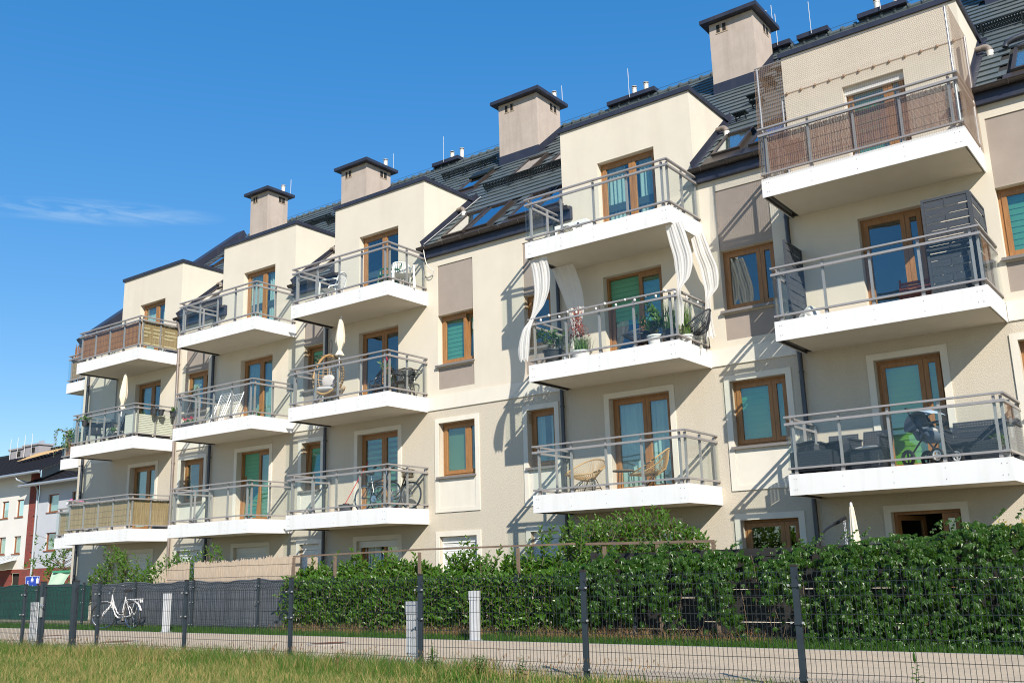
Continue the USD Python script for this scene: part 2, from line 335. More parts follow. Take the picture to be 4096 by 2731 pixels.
# gable end, rear and right end
gm = MB(); YB = 32.0
def gable(x): return [(x, YW, -0.3), (x, YB, -0.3), (x, YB, zroof(2*YR-YB)), (x, YR, zroof(YR)), (x, YW, zroof(YW))]
for x in (WX0, WX1): gm.add(gable(x), [(0, 1, 2), (0, 2, 3), (0, 3, 4)])
gm.quad((WX0, YB, -0.3), (WX1, YB, -0.3), (WX1, YB, zroof(2*YR-YB)), (WX0, YB, zroof(2*YR-YB)))
put(bld, 'end_wall', gm, 'render_smooth')
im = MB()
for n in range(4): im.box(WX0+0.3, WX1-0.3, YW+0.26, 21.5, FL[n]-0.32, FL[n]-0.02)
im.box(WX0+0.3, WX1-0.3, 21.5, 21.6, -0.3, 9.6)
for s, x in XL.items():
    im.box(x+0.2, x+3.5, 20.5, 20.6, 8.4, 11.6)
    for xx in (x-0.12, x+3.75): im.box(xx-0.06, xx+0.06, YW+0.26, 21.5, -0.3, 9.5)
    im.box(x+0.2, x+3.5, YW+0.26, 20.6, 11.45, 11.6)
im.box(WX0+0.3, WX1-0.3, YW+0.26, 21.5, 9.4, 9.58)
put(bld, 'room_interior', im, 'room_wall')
for s, x in XL.items():     # a room behind each dormer door is open above 9.4: close its ceiling with the dormer roof
    pass
# belt courses between the door bays
for a, b in [(-33.25, -32.92), (-27.35, -25.6), (-21.72, -20.36), (-16.49, -12.36), (-8.50, -6.66), (-2.80, 6.0)]:
    put(bld, 'belt_course', MB().box(a, b, YW-0.03, YW+0.02, 5.262, 5.62), 'band_plaster')
for a, b, c, d in panels: put(bld, 'taupe_panel', MB().box(a+0.001, b-0.001, YW+0.022, YW+0.06, c+0.001, d-0.001), 'taupe_plaster')
# plaster surrounds
def surround(a, b, z0, z1, zb, window):
    m = MB(); t = 0.125; y0, y1 = YW-0.025, YW+0.005
    m.box(a-t, b+t, y0, y1, z1, z1+0.12); m.box(a-t, a, y0, y1, zb, z1); m.box(b, b+t, y0, y1, zb, z1)
    if window:
        m.box(a, b, y0, y1, zb, zb+0.10)
        put(bld, 'spandrel_panel', MB().box(a+0.004, b-0.004, YW-0.008, YW+0.005, zb+0.102, z0-0.045), 'band_plaster')
    put(bld, 'plaster_surround', m, 'band_plaster')
for s, n, a, b, z0, z1 in doors:
    if n < 2: surround(a, b, z0, z1, z0-0.02, False)
for s, n, a, b, z0, z1 in wins:
    if n < 2: surround(a, b, z0, z1, 2.66 if n == 1 else 0.0, True)
    if n > 0: put(bld, 'window_sill', MB().box(a-0.05, b+0.03, YW-0.075, YW+0.20, z0-0.04, z0-0.004).box(a-0.05, b+0.03, YW-0.08, YW-0.075, z0-0.06, z0-0.004), 'grey_sill')
def wavy(x0, x1, z0, z1, y, folds, amp, seed=0):
    r = np.random.default_rng(seed); n = int(folds*8)+1; xs = np.linspace(x0, x1, n); ph = r.uniform(0, 6)
    G = []
    for z in np.linspace(z1, z0, 5):
        G.append([(x, y+amp*math.sin(ph+folds*2*PI*(x-x0)/(x1-x0)+0.6*math.sin(z*2+k*.3)), z) for k, x in enumerate(xs)])
    return MB().sheet(G)
def cover(parent, kind, x0, x1, z0, z1, seed):
    y = YW+0.264
    if kind == 'dark' : return
    if kind.startswith('curtain'):
        mm = 'curtain_teal' if kind == 'curtain_teal' else 'curtain_cloth'; r = np.random.default_rng(seed); w = (x1-x0)*r.uniform(0.3, 0.42)
        if kind == 'curtain_full': put(parent, 'curtain', wavy(x0, x1, z0, z1, y+0.05, 11, 0.03, seed), mm, True)
        else:
            put(parent, 'curtain', wavy(x0, x0+w, z0, z1, y+0.06, 5, 0.03, seed), mm, True)
            put(parent, 'curtain', wavy(x1-w, x1, z0, z1, y+0.06, 5, 0.03, seed+1), mm, True)
        return
    if kind.startswith('zebra'):
        m = MB(); m2 = MB(); n = int((z1-z0)/0.075)
        for k in range(n): (m if k % 2 else m2).box(x0, x1, y, y+0.004, z0+k*0.075, z0+k*0.075+0.0745)
        put(parent, 'blind', m, 'blind_teal'); put(parent, 'blind', m2, 'blind_dark'); return
    if kind.startswith('pleat'):
        m = MB(); n = int((z1-z0)/0.11)
        zb = z0 if kind != 'pleat_half' else z0+0.45*(z1-z0)
        n = max(2, int((z1-zb)/0.11)); zz = np.linspace(zb, z1, n+1)
        for k in range(n): m.add([(x0, y, zz[k]), (x1, y, zz[k]), (x1, y+0.012, zz[k+1]), (x0, y+0.012, zz[k+1])], [(0, 1, 2, 3)])
        put(parent, 'blind', m, {'pleat': 'blind_teal', 'pleat_lime': 'blind_lime', 'pleat_green': 'blind_green', 'pleat_half': 'blind_teal', 'pleat_sage': 'blind_sage'}[kind]); return
    if kind == 'roller_sage': put(parent, 'blind', MB().box(x0, x1, y, y+0.004, z0+0.02, z1), 'blind_sage')
    if kind == 'roller_cream': put(parent, 'blind', MB().box(x0, x1, y, y+0.004, z0+0.02, z1), 'blind_cream')
def glazing(name, a, b, z0, z1, split, kind, seed, tilt=None, shutter=None, label=None, ajar=False):
    w = sub(bld, name, label); yo = YW+0.17
    if shutter is not None:
        zs = z1-(z1-z0)*shutter; m = MB(); n = int((z1-zs)/0.052)
        for k in range(n):
            zz = zs+k*0.052; m.prism([(0, zz), (0.0, zz+0.050), (0.009, zz+0.040), (0.009, zz+0.010)], 0, 1); v, f = m.V[-1], m.F[-1]
            m.V[-1] = np.stack([a+0.012+v[:, 1]*(b-a-0.024), yo-0.05-v[:, 0], v[:, 2]], 1)
        m.box(a+0.001, a+0.03, yo-0.07, yo-0.03, z0, z1); m.box(b-0.03, b-0.001, yo-0.07, yo-0.03, z0, z1); m.box(a+0.001, b-0.001, yo-0.08, yo-0.005, z1-0.16, z1-0.001)
        put(w, 'shutter', m, 'shutter_slats')
        if shutter >= 1: return
    fm = MB(); t = 0.055
    fm.box(a, b, yo, yo+0.09, z1-t, z1).box(a, b, yo, yo+0.09, z0, z0+t).box(a, a+t, yo, yo+0.09, z0+t, z1-t).box(b-t, b, yo, yo+0.09, z0+t, z1-t)
    put(w, 'frame', fm, 'oak_frame')
    leaves = [(a+t+0.006, b-t-0.006)] if not split else [(a+t+0.006, a+split*(b-a)-0.003), (a+split*(b-a)+0.003, b-t-0.006)]
    for k, (p, q) in enumerate(leaves):
        z, zz = z0+t+0.006, z1-t-0.006; lt = 0.085; m = MB(); yl = yo-0.018
        m.box(p, q, yl, yl+0.07, zz-lt, zz).box(p, q, yl, yl+0.07, z, z+lt).box(p, p+lt, yl, yl+0.07, z+lt, zz-lt).box(q-lt, q, yl, yl+0.07, z+lt, zz-lt)
        pm = MB().box(p+lt-0.004, q-lt+0.004, yl+0.028, yl+0.036, z+lt-0.004, zz-lt+0.004)
        if tilt == k:
            R = rotm('x', -0.085); c = np.array([0, yl, z])
            for mm in (m, pm): mm.xf(np.eye(3), -c); mm.xf(R, c)
            ry, rz = None, None
        if ajar and k == 0:
            for mm in (m, pm): mm.xf(np.eye(3), (-p, -yl, 0)); mm.xf(rotm('z', 1.15), (p, yl+0.03, 0))
        lf = put(w, 'leaf_frame', m, 'oak_frame'); put(w, 'pane', pm, 'window_glass')
    if kind: cover(w, kind, a+0.03, b-0.03, z0+0.03, z1-0.03, seed)
DK = {('A', 1): 'curtain_full', ('A', 2): 'curtain_teal', ('A', 3): 'curtain', ('B', 1): 'pleat', ('B', 2): 'curtain_teal', ('B', 3): 'curtain',
      ('C', 0): 'curtain', ('C', 1): 'zebra', ('C', 2): 'dark', ('C', 3): 'dark', ('D', 0): 'dark', ('D', 1): 'curtain_full', ('D', 2): 'pleat_half', ('D', 3): 'curtain',
      ('E', 0): 'dark', ('E', 1): 'pleat_lime', ('E', 2): 'dark', ('E', 3): 'zebra'}
for k, (s, n, a, b, z0, z1) in enumerate(doors):
    sh = 1.0 if n == 0 and s in 'AB' else (0.08 if n == 0 and s == 'C' else (0.07 if (s, n) == ('E', 3) else None))
    glazing('balcony_door', a, b, z0, z1, {'E': 0.70}.get(s, 0.56), DK.get((s, n)), 100+k, tilt=0 if (s, n) in (('B', 1), ('C', 0), ('D', 2)) else None, shutter=sh, ajar=(s, n) == ('E', 0))
WK = {('A1', 1): 'dark', ('A1', 2): 'curtain', ('B1', 1): 'pleat', ('B1', 2): 'pleat', ('C1', 1): 'roller_sage', ('C1', 2): 'pleat', ('C2', 1): 'curtain', ('C2', 2): 'dark', ('D1', 0): 'dark', ('D1', 1): 'pleat_green', ('D1', 2): 'dark',
      ('E1', 1): 'roller_sage', ('E1', 2): 'pleat', ('E1', 0): 'curtain'}
for k, (s, n, a, b, z0, z1) in enumerate(wins):
    sh = 1.0 if n == 0 and s in ('A1', 'B1', 'C1', 'C2') else None
    glazing('window', a, b, z0, z1, None if b-a < 1.0 else (0.70 if s[0] != 'A' else 0.70), WK.get((s, n)), 200+k, tilt=(0 if s == 'B1' and n else (1 if s == 'C1' and n == 2 else None)), shutter=sh)
    if s in ('B1', 'C2'):
        put(bld, 'air_vent', MB().box(a+0.001, a+0.02, YW+0.03, YW+0.15, z1-0.30, z1-0.08), 'vent_frame')
for x, z in ((-18.26, 3.57), (-4.6, 3.6), (-29.2, 3.6)):
    put(bld, 'wall_lamp', MB().box(x-0.06, x+0.06, YW-0.13, YW, z-0.06, z+0.07), 'dark_steel')
# ------------------------------------------------------------------ balconies
def balcony(O, U, Nn, zf, glassy=True):
    b = sub(bld, 'balcony'); O, U, Nn = (np.array(q, float) for q in (O, U, Nn)); D = YW-YF; W = BW
    def P(u, v, z): return np.array([O[0]+u*U[0]+v*Nn[0], O[1]+u*U[1]+v*Nn[1], z])
    def bx(m, u0, u1, v0, v1, z0, z1):
        p, q = P(u0, v0, z0), P(u1, v1, z1); return m.box(p[0], q[0], p[1], q[1], z0, z1)
    fh = 0.375
    put(b, 'fascia', bx(MB(), 0, W, D-0.018, D, zf-fh, zf), 'white_panel'); put(b, 'fascia', bx(MB(), W-0.018, W, 0, D-0.021, zf-fh, zf), 'white_panel'); put(b, 'fascia', bx(MB(), 0, 0.018, 0, D-0.021, zf-fh, zf), 'white_panel')
    put(b, 'slab', bx(MB(), 0.17, W-0.05, 0, D-0.05, zf-fh+0.02, zf-0.03), 'soffit_plaster')
    put(b, 'floor_tiles', bx(MB(), 0.022, W-0.022, 0.002, D-0.022, zf-0.028, zf-0.006), 'balcony_tile')
    put(b, 'steel_bracket', bx(bx(bx(MB(), 0.10, 0.165, 0, D-0.05, zf-fh+0.06, zf-0.05), 0.03, 0.045, 0, D-0.03, zf-fh+0.005, zf-fh+0.05), 0.03, 0.16, 0.0, 0.03, zf-fh+0.03, zf-0.05), 'dark_steel')
    rv = MB()
    for u in (0.10, 0.14, 0.98, 1.83, 2.67, 3.52, 3.6):
        for z in (zf-0.09, zf-fh+0.1):
            c = P(u, D+0.001, z); rv.obox(c, np.array([*U[:2], 0])*0.006 if len(U) > 1 else 0, np.array([*Nn[:2], 0])*0.003, (0, 0, 0.006))
    put(b, 'rivets', rv, 'grey_sill', kind='stuff')
    # rails: top, middle, bottom, each a bar per side
    for nm, z, w, h in (('handrail', zf+1.045, 0.062, 0.032), ('middle_rail', zf+0.915, 0.05, 0.045), ('bottom_rail', zf+0.105, 0.05, 0.036)):
        vi = D-0.03
        put(b, nm, bx(MB(), 0.0, W, vi-w/2, vi+w/2, z-h/2, z+h/2), 'rail_metal')
        for u in (0.03, W-0.03): put(b, nm, bx(MB(), u-w/2, u+w/2, 0.0, vi-w/2-0.001, z-h/2, z+h/2), 'rail_metal')
    def post(u, v): put(b, 'rail_post', bx(bx(MB(), u-0.021, u+0.021, v-0.021, v+0.021, zf+0.10, zf+1.02), u-0.03, u+0.03, v-0.03, v+0.03, zf+0.001, zf+0.09), 'rail_metal')
    us = (0.14, 0.98, 1.83, 2.67, 3.52)
    for u in us: post(u, D-0.075)
    for u in (0.075, W-0.075):
        for v in ((1.36, 0.72, 0.05) if u > 1 else (1.32, 0.66, 0.05)): post(u, v)
    e = [0.012, 0.98, 1.83, 2.67, W-0.012]
    for k in range(4): put(b, 'glass_pane', bx(MB(), e[k]+0.004, e[k+1]-0.004, D-0.024, D-0.016, zf+0.126, zf+0.888), 'rail_glass')
    for u in (0.012, W-0.02):
        for v0, v1 in ((0.02, 0.70), (0.71, D-0.03)): put(b, 'glass_pane', bx(MB(), u, u+0.008, v0, v1, zf+0.126, zf+0.888), 'rail_glass')
for s, x in XL.items():
    for n in (3, 2, 1): balcony((x, YW), (1, 0), (0, -1), FL[n])
for n in (3, 2, 1): balcony((WX0, 22.42), (0, -1), (-1, 0), FL[n])
# ------------------------------------------------------------------ dormers
DY = 20.90
for s, x in XL.items():
    d = sub(bld, 'dormer'); a, b = x+0.10, x+3.60
    for xx in (a, b): put(d, 'side_wall', MB().add([(xx, YW, ZE-0.2), (xx, DY, zroof(DY)-0.05), (xx, DY, ZD), (xx, YW, ZD)], [(0, 1, 2, 3)]), 'render_smooth')
    put(d, 'flat_roof', MB().box(a, b, YW, DY+0.3, ZD-0.02, ZD+0.03), 'flashing')
    put(d, 'coping', MB().box(a-0.05, b+0.05, YW-0.05, YW+0.2, ZD-0.02, ZD+0.085), 'flashing')
    for xx in (a, b): put(d, 'coping', MB().box(xx-0.05, xx+0.05, YW+0.201, DY+0.1, ZD-0.02, ZD+0.08), 'flashing')
    for xx, sg in ((a, -1), (b, 1)):
        fm = MB(); y0, y1 = 18.46, DY+0.05; k = norm((0, 1, RK)); nn = norm((0, -RK, 1))
        c0 = np.array([xx+sg*0.07, y0, zroof(y0)+0.05]); c1 = np.array([xx+sg*0.07, y1, zroof(y1)+0.05])
        fm.obox((c0+c1)/2, (0.065, 0, 0), (c1-c0)/2, nn*0.01); fm.obox((c0+c1)/2+np.array([-sg*0.062, 0, 0.06]), (0.004, 0, 0), (c1-c0)/2, nn*0.09)
        put(d, 'flashing', fm, 'flashing')
    if s != 'Z':
        p0 = np.array([b+0.01, 20.02, 11.22]); e = put(d, 'vent_pipe', MB().tube([p0, p0+(0.13, -0.02, 0.0)]+arc(p0+(0.13, -0.02, -0.13), 0.13, PI/2, 0.05, 6, (1, -0.25, 0), (0, 0, 1)), 0.062, 10), 'vent_brown', 40)
        put(d, 'vent_pipe', MB().tube([p0+(0.26, -0.05, -0.13), p0+(0.265, -0.055, -0.25)], 0.068, 10), 'flue_white', 40)
# ------------------------------------------------------------------ roof
roof = sub(bld, 'roof')
dm = MB(); DX = sorted((x+0.10, x+3.60) for x in XL.values())
spans = []; cur = WX0
for a, b in DX: spans.append((cur, a)); cur = b
spans.append((cur, WX1))
nz = np.array([0, -RK, 1])/math.hypot(RK, 1)
def onr(x, y, h=0.0): return np.array([x, y, zroof(y)])+nz*h
YEV = 18.36
for a, b in spans: dm.quad(onr(a, YEV), onr(b, YEV), onr(b, DY), onr(a, DY))
dm.quad(onr(WX0, DY), onr(WX1, DY), onr(WX1, YR), onr(WX0, YR)); dm.quad((WX0, YR, zroof(YR)), (WX1, YR, zroof(YR)), (WX1, YB+.4, zroof(2*YR-YB-.4)), (WX0, YB+.4, zroof(2*YR-YB-.4)))
put(roof, 'deck', dm, 'roof_deck')
SKY = [(-15.95, -15.22, 18.60, 19.72, 'roller_cream'), (-15.12, -14.40, 18.60, 19.75, 'blue'), (-13.74, -13.02, 18.62, 19.75, 'blue'), (-12.92, -12.20, 18.62, 19.75, 'blue'),
       (-15.96, -15.22, 21.72, 22.80, 'roller_cream'), (-14.56, -13.84, 21.72, 22.80, 'roller_cream'), (-18.16, -17.46, 21.92, 22.98, 'half'),
       (-8.22, -7.54, 18.80, 19.76, 'roller_cream'), (-7.32, -6.62, 18.74, 19.76, 'blue'), (-21.6, -20.9, 19.0, 20.0, 'roller_cream'), (-27.3, -26.6, 18.9, 19.9, 'roller_cream'), (-26.5, -25.8, 18.9, 19.9, 'blue'), (-2.16, -1.42, 18.66, 19.72, 'roller_cream'), (-31.9, -31.2, 22.5, 23.4, 'blue')]
CHIM = [(-30.12, -29.06, 23.3, 24.3, 16.13), (-24.82, -23.52, 23.25, 24.5, 15.73), (-17.46, -15.94, 23.25, 24.58, 15.98), (-9.95, -8.66, 23.25, 24.55, 16.02), (-2.99, -1.6, 23.25, 24.55, 16.0)]
PITCH_Y = 0.262; row = 0; tiles = []
def tile(x0, x1, y0):
    h0, h1 = 0.052, 0.018; y1 = y0+PITCH_Y*1.12
    return MB().add([onr(x0, y0, h0-0.024), onr(x1, y0, h0-0.024), onr(x0, y1, h1-0.014), onr(x1, y1, h1-0.014), onr(x0, y0, h0), onr(x1, y0, h0), onr(x0, y1, h1), onr(x1, y1, h1)], BOXF)
while True:
    y0 = YEV+0.03+row*PITCH_Y
    if y0 > YR-0.1: break
    for a, b in (spans if y0 < DY-0.05 else [(WX0+0.4, WX1)]):
        a2, b2 = a+(0.08 if y0 < DY-0.05 else 0), b-(0.08 if y0 < DY-0.05 else 0)
        x = math.floor(a2/0.30)*0.30-(0.15 if row % 2 else 0)
        while x < b2:
            u0, u1 = max(x, a2), min(x+0.296, b2)
            if u1-u0 > 0.03 and not any(u0 < q[1]+0.02 and u1 > q[0]-0.02 and y0+PITCH_Y > q[2]-0.02 and y0 < q[3]+0.02 for q in SKY) and not any(u0 < c[1] and u1 > c[0] and y0 > c[2]-0.1 and y0 < c[3] for c in CHIM):
                tiles.append((u0, u1, y0))
            x += 0.30
    row += 1
tiles.sort(key=lambda t: (math.hypot(t[0]+1, t[2]) + (40 if t[0] > -2.0 or (t[2] > 22.5 and t[0] > -9) else 0)))
for t in tiles[:300]: put(roof, 'roof_tile', tile(*t), 'roof_tile')
_m = MB()
for t in tiles[300:]:
    v, f = tile(*t).get(); v = v+np.array([0, 0, rng.uniform(-0.004, 0.004)]); _m.add(v, f)
put(roof, 'tile_field', _m, 'roof_tile', kind='stuff')
x = WX0+0.5
while x < WX1:
    zt = zroof(YR)+0.0; put(roof, 'ridge_tile', MB().tube([(x, YR, zt), (x+0.30, YR, zt+0.004), (x+0.30, YR, zt+0.02), (x+0.36, YR, zt+0.02)], [0.095, 0.095, 0.12, 0.12], 8), 'roof_tile'); x += 0.36
# raised verge at the left gable
vm = MB(); y0, y1 = 18.5, YR+0.1; c0, c1 = onr(-33.28, y0, 0.14), onr(-33.28, y1, 0.14); vm.obox((c0+c1)/2, (0.28, 0, 0), (c1-c0)/2, nz*0.14)
put(bld, 'verge_parapet', vm, 'flashing')
# gutters
for a, b in [(-33.35, -30.95), (-27.58, -25.02), (-21.85, -19.80), (-16.66, -11.80), (-8.62, -6.08), (-3.12, 6.2)]:
    gt = sub(bld, 'gutter'); yc, zc, r = 18.40, 9.66, 0.075
    arcp = [(yc+r*math.cos(t), zc+r*math.sin(t)) for t in np.linspace(PI, 2*PI, 9)]
    G = [[(xx, yy, zz) for yy, zz in arcp] for xx in (a, b)]
    G2 = [[(xx, yc+(yy-yc)*0.93, zc+(zz-zc)*0.93) for yy, zz in arcp] for xx in (a, b)]
    m = MB().sheet(G).sheet(G2).tube([(a, yc-r, zc), (b, yc-r, zc)], 0.011, 6)
    for xx in (a, b): m.add([(xx, yy, zz) for yy, zz in arcp], [(0, k, k+1) for k in range(1, 8)])
    put(gt, 'trough', m, 'gutter_metal', 40)
    x = a+0.3
    while x < b:
        put(gt, 'gutter_bracket', MB().tube([(x, yy, zz) for yy, zz in [(yc+(yy-yc)*1.06, zc+(zz-zc)*1.06) for yy, zz in arcp]]+[(x, yc+r+0.05, zc+0.03)], 0.014, 5), 'gutter_metal'); x += 0.62
    put(gt, 'fascia_board', MB().box(a+0.02, b-0.02, 18.485, 18.60, 9.38, 9.70), 'flashing')
for x, mm in ((-32.86, 'pipe_dark'), (-27.42, 'pipe_bronze'), (-25.53, 'pipe_dark'), (-20.29, 'pipe_dark'), (-12.28, 'pipe_dark'), (-6.58, 'pipe_dark')):
    dp = sub(bld, 'downpipe')
    put(dp, 'pipe', MB().tube([(x, YW-0.085, 0.0), (x, YW-0.085, 9.2), (x, YW-0.12, 9.35), (x, 18.42, 9.55)], 0.047, 10), mm, 40)
    for z in (1.2, 3.45, 4.85, 6.6, 8.1): put(dp, 'pipe_clamp', MB().tube([(x, YW-0.085, z), (x, YW-0.085, z+0.05)], 0.056, 10).box(x-0.012, x+0.012, YW-0.085, YW, z+0.01, z+0.04), mm)
# skylights
for a, b, y0, y1, kind in SKY:
    k = sub(bld, 'skylight'); t = 0.065; h = 0.11; sl = norm((0, 1, RK))
    def slab(m, x0, x1, ya, yb, h0, h1): return m.add([onr(x0, ya, h0), onr(x1, ya, h0), onr(x0, yb, h0), onr(x1, yb, h0), onr(x0, ya, h1), onr(x1, ya, h1), onr(x0, yb, h1), onr(x1, yb, h1)], BOXF)
    m = MB(); slab(m, a, a+t, y0, y1, 0, h); slab(m, b-t, b, y0, y1, 0, h); slab(m, a+t, b-t, y0, y0+0.06, 0, h); slab(m, a+t, b-t, y1-0.07, y1, 0, h+0.02)
    put(k, 'frame', m, 'gutter_metal'); put(k, 'pane', slab(MB(), a+t, b-t, y0+0.06, y1-0.07, h-0.03, h-0.022), 'roof_glass')
    if kind == 'roller_cream': put(k, 'blind', slab(MB(), a+t, b-t, y0+0.06, y1-0.07, h-0.06, h-0.05), 'blind_cream')
    if kind == 'half': put(k, 'shutter_box', slab(MB(), a-0.02, b+0.02, y1-0.35, y1+0.02, h, h+0.06), 'black_grid')
    put(k, 'apron', slab(MB(), a-0.14, b+0.14, max(y0-0.30, YEV+0.02), y0, 0.0, 0.05), 'gutter_metal')
# snow guards
def snow_guard(a, b, y):
    k = sub(bld, 'snow_guard'); m = MB(); p = lambda x, h, d=0.0: onr(x, y+d, h)
    for h in (0.10, 0.20, 0.30): m.bar(p(a, h), p(b, h), 0.018, 0.018)
    n = int((b-a)/0.055)
    for i in range(n):
        x = a+(i+0.5)*0.055
        for h in (0.10, 0.20): m.bar(p(x-0.0275, h), p(x+0.0275, h+0.10), 0.022, 0.012); m.bar(p(x+0.0275, h), p(x-0.0275, h+0.10), 0.022, 0.012)
    put(k, 'lattice', m, 'black_grid')
    x = a+0.12
    while x < b:
        put(k, 'bracket', MB().bar(p(x, 0.02, -0.08), p(x, 0.30), 0.03, 0.012).bar(p(x, 0.03, 0.22), p(x, 0.26), 0.03, 0.012).bar(p(x, 0.045, -0.1), p(x, 0.045, 0.25), 0.03, 0.012), 'black_grid'); x += 0.78
for a, b, y in [(-16.45, -12.2, 21.2), (-20.1, -17.7, 23.6), (-21.7, -20.3, 21.3), (-27.3, -25.4, 21.3), (-27.4, -25.4, 23.5), (-25.2, -22.4, 23.0), (-22.6, -20.2, 23.4), (-2.98, 5.5, 21.2)]: snow_guard(a, b, y)
stp = sub(bld, 'roof_steps')
for i in range(6):
    y = 20.6+i*0.5; x = -8.15+0.25*(i % 2)
    put(stp, 'step', MB().obox(onr(x, y, 0.2), (0.17, 0, 0), (0, 0.12, 0), (0, 0, 0.015)).bar(onr(x-0.12, y-0.05, 0.02), onr(x-0.12, y-0.03, 0.2), 0.03, 0.02).bar(onr(x+0.12, y-0.05, 0.02), onr(x+0.12, y-0.03, 0.2), 0.03, 0.02).bar(onr(x-0.12, y+0.22, 0.02), onr(x-0.12, y+0.02, 0.2), 0.03, 0.02), 'black_grid')
# chimneys
for x0, x1, y0, y1, zt in CHIM:
    c = sub(bld, 'chimney'); put(c, 'stack', MB().box(x0, x1, y0, y1, zroof(y0)-0.4, zt), 'chimney_plaster')
    put(c, 'cap', MB().box(x0-0.2, x1+0.2, y0-0.2, y1+0.2, zt+0.004, zt+0.115), 'flashing')
    put(c, 'flashing', MB().box(x0-0.012, x1+0.012, y0-0.012, y0+0.1, zroof(y0)-0.1, zroof(y0)+0.34), 'flashing')
    for xx in (x0-0.006, x1+0.006):
        p, q = np.array([xx, y0-0.013, zroof(y0)+0.14]), np.array([xx, y1, zroof(y1)+0.14]); put(c, 'flashing', MB().obox((p+q)/2, (0.007, 0, 0), (q-p)/2, (0, 0, 0.15)), 'flashing')
    for vx in (x0+0.22*(x1-x0), x0+0.36*(x1-x0)):
        put(c, 'vent_opening', MB().box(vx-0.07, vx+0.07, y0-0.004, y0+0.02, zt-0.32, zt-0.08), 'void_dark'); put(c, 'vent_frame', MB().box(vx-0.09, vx+0.09, y0-0.012, y0+0.01, zt-0.35, zt-0.32).box(vx+0.035, vx+0.07, y0-0.007, y0+0.02, zt-0.32, zt-0.08), 'vent_frame')
    for vy in (y0+0.62*(y1-y0), y0+0.78*(y1-y0)):
        put(c, 'vent_opening', MB().box(x1-0.02, x1+0.004, vy-0.07, vy+0.07, zt-0.32, zt-0.08), 'void_dark'); put(c, 'vent_frame', MB().box(x1-0.01, x1+0.012, vy-0.09, vy+0.09, zt-0.35, zt-0.32), 'vent_frame')
    def flue(parent, x, y, z0, h):
        put(parent, 'flue', MB().lathe([(0.075, 0), (0.075, h*0.80), (0.086, h*0.80), (0.086, h*0.86), (0.07, h*0.86), (0.07, h*0.97), (0.088, h*0.97), (0.088, h), (0, h)], (x, y, z0), 12), 'flue_white', 40)
        put(parent, 'flue_slots', MB().lathe([(0.0715, h*0.87), (0.0715, h*0.96)], (x, y, z0), 12), 'void_dark')
    if x0 < -17 or True: flue(c, x1-0.08, y1+0.02-0.2, zt+0.14, 0.36)
    put(c, 'lightning_rod', MB().tube([(x1+0.05, y1+0.1, zt+0.1), (x1+0.05, y1+0.1, zt+0.8)], 0.008, 5), 'flue_white')
for x0, x1, fl in [(-22.0, -20.75, ((-21.30, 0.40), (-20.84, 0.40))), (-14.46, -12.72, ((-13.61, 0.42), (-13.18, 0.42))), (-8.12, -7.22, ()), (-9.0, -8.32, ()), (-6.40, -5.10, ((-5.93, 0.44), (-5.42, 0.6)))]:
    v = sub(bld, 'ridge_vent_box'); put(v, 'box', MB().box(x0+0.15, x1-0.15, 25.25, 26.1, 15.3, 15.74), 'flashing'); put(v, 'cap', MB().box(x0, x1, 25.1, 26.3, 15.74, 15.87), 'flashing')
    for fx, fh in fl: flue(v, fx, 25.45, 15.86, fh)
    put(v, 'lightning_rod', MB().tube([(x0+0.5*(x1-x0), 25.05, 15.75), (x0+0.5*(x1-x0), 25.05, 16.75)], 0.008, 5), 'flue_white')
put(bld, 'vent_pipe', MB().tube([onr(-2.33, 19.90, 0.10), onr(-2.30, 19.95, 0.16), onr(-2.16, 19.99, 0.18), onr(-1.5, 20.2, 0.18)], 0.062, 10), 'pipe_dark', 40)
# small wires
wm = MB()
wm.tube(spline([(-16.5, 18.5, 9.72), (-16.4, 18.36, 9.5), (-16.3, 18.4, 9.1), (-16.2, 18.5, 9.0), (-16.25, 18.52, 8.9), (-16.4, 18.5, 8.95)], 20), 0.012, 5)
wm.tube([onr(-16.48, 18.5, 0.08), onr(-16.3, 20.8, 0.09)], 0.008, 5)
put(bld, 'lightning_cable', wm, 'flue_white')
put(bld, 'ridge_wire', MB().tube([(WX0+0.5, YR, zroof(YR)+0.2), (WX1, YR, zroof(YR)+0.2)], 0.006, 4), 'dark_steel')
# ------------------------------------------------------------------ far neighbouring buildings
mat('far_cream', (0.66, 0.635, 0.59), 0.9, var=(0.8, 0.93)); mat('far_grey', (0.46, 0.48, 0.52), 0.9, var=(0.8, 0.94)); mat('far_tile', (0.028, 0.028, 0.034), 0.85, spec=0.15, isl=[(0.02, 0.02, 0.024), (0.036, 0.036, 0.041)])
mat('far_frame', (0.24, 0.08, 0.03), 0.5); mat('zinc', (0.42, 0.45, 0.48), 0.4, metal=0.5); mat('far_stack', (0.30, 0.28, 0.29), 0.9); mat('pine_board', (0.62, 0.45, 0.26), 0.7, isl=[(0.55, 0.38, 0.2), (0.68, 0.5, 0.3)])
MAT['brick_red'] = usdkit.material(stage, '/World/Looks/brick_red', {
    'g': ('geometry', {}), 'sx': ('separate_xyz', {}), 'cx': ('combine_xyz', {}), 'b': ('brick_texture', {'color1': (0.22, 0.04, 0.028), 'color2': (0.10, 0.03, 0.03), 'mortar': (0.16, 0.07, 0.055), 'scale': 1.0, 'brick_width': 0.26, 'row_height': 0.075, 'mortar_size': 0.006, 'bias': -0.35}),
    'p': ('principled_bsdf', {'roughness': 0.9})}, [('g.position', 'sx.vector'), ('sx.x', 'cx.x'), ('sx.z', 'cx.y'), ('cx.vector', 'b.vector'), ('b.color', 'p.base_color')], surface='p.BSDF')
YN = 33.6
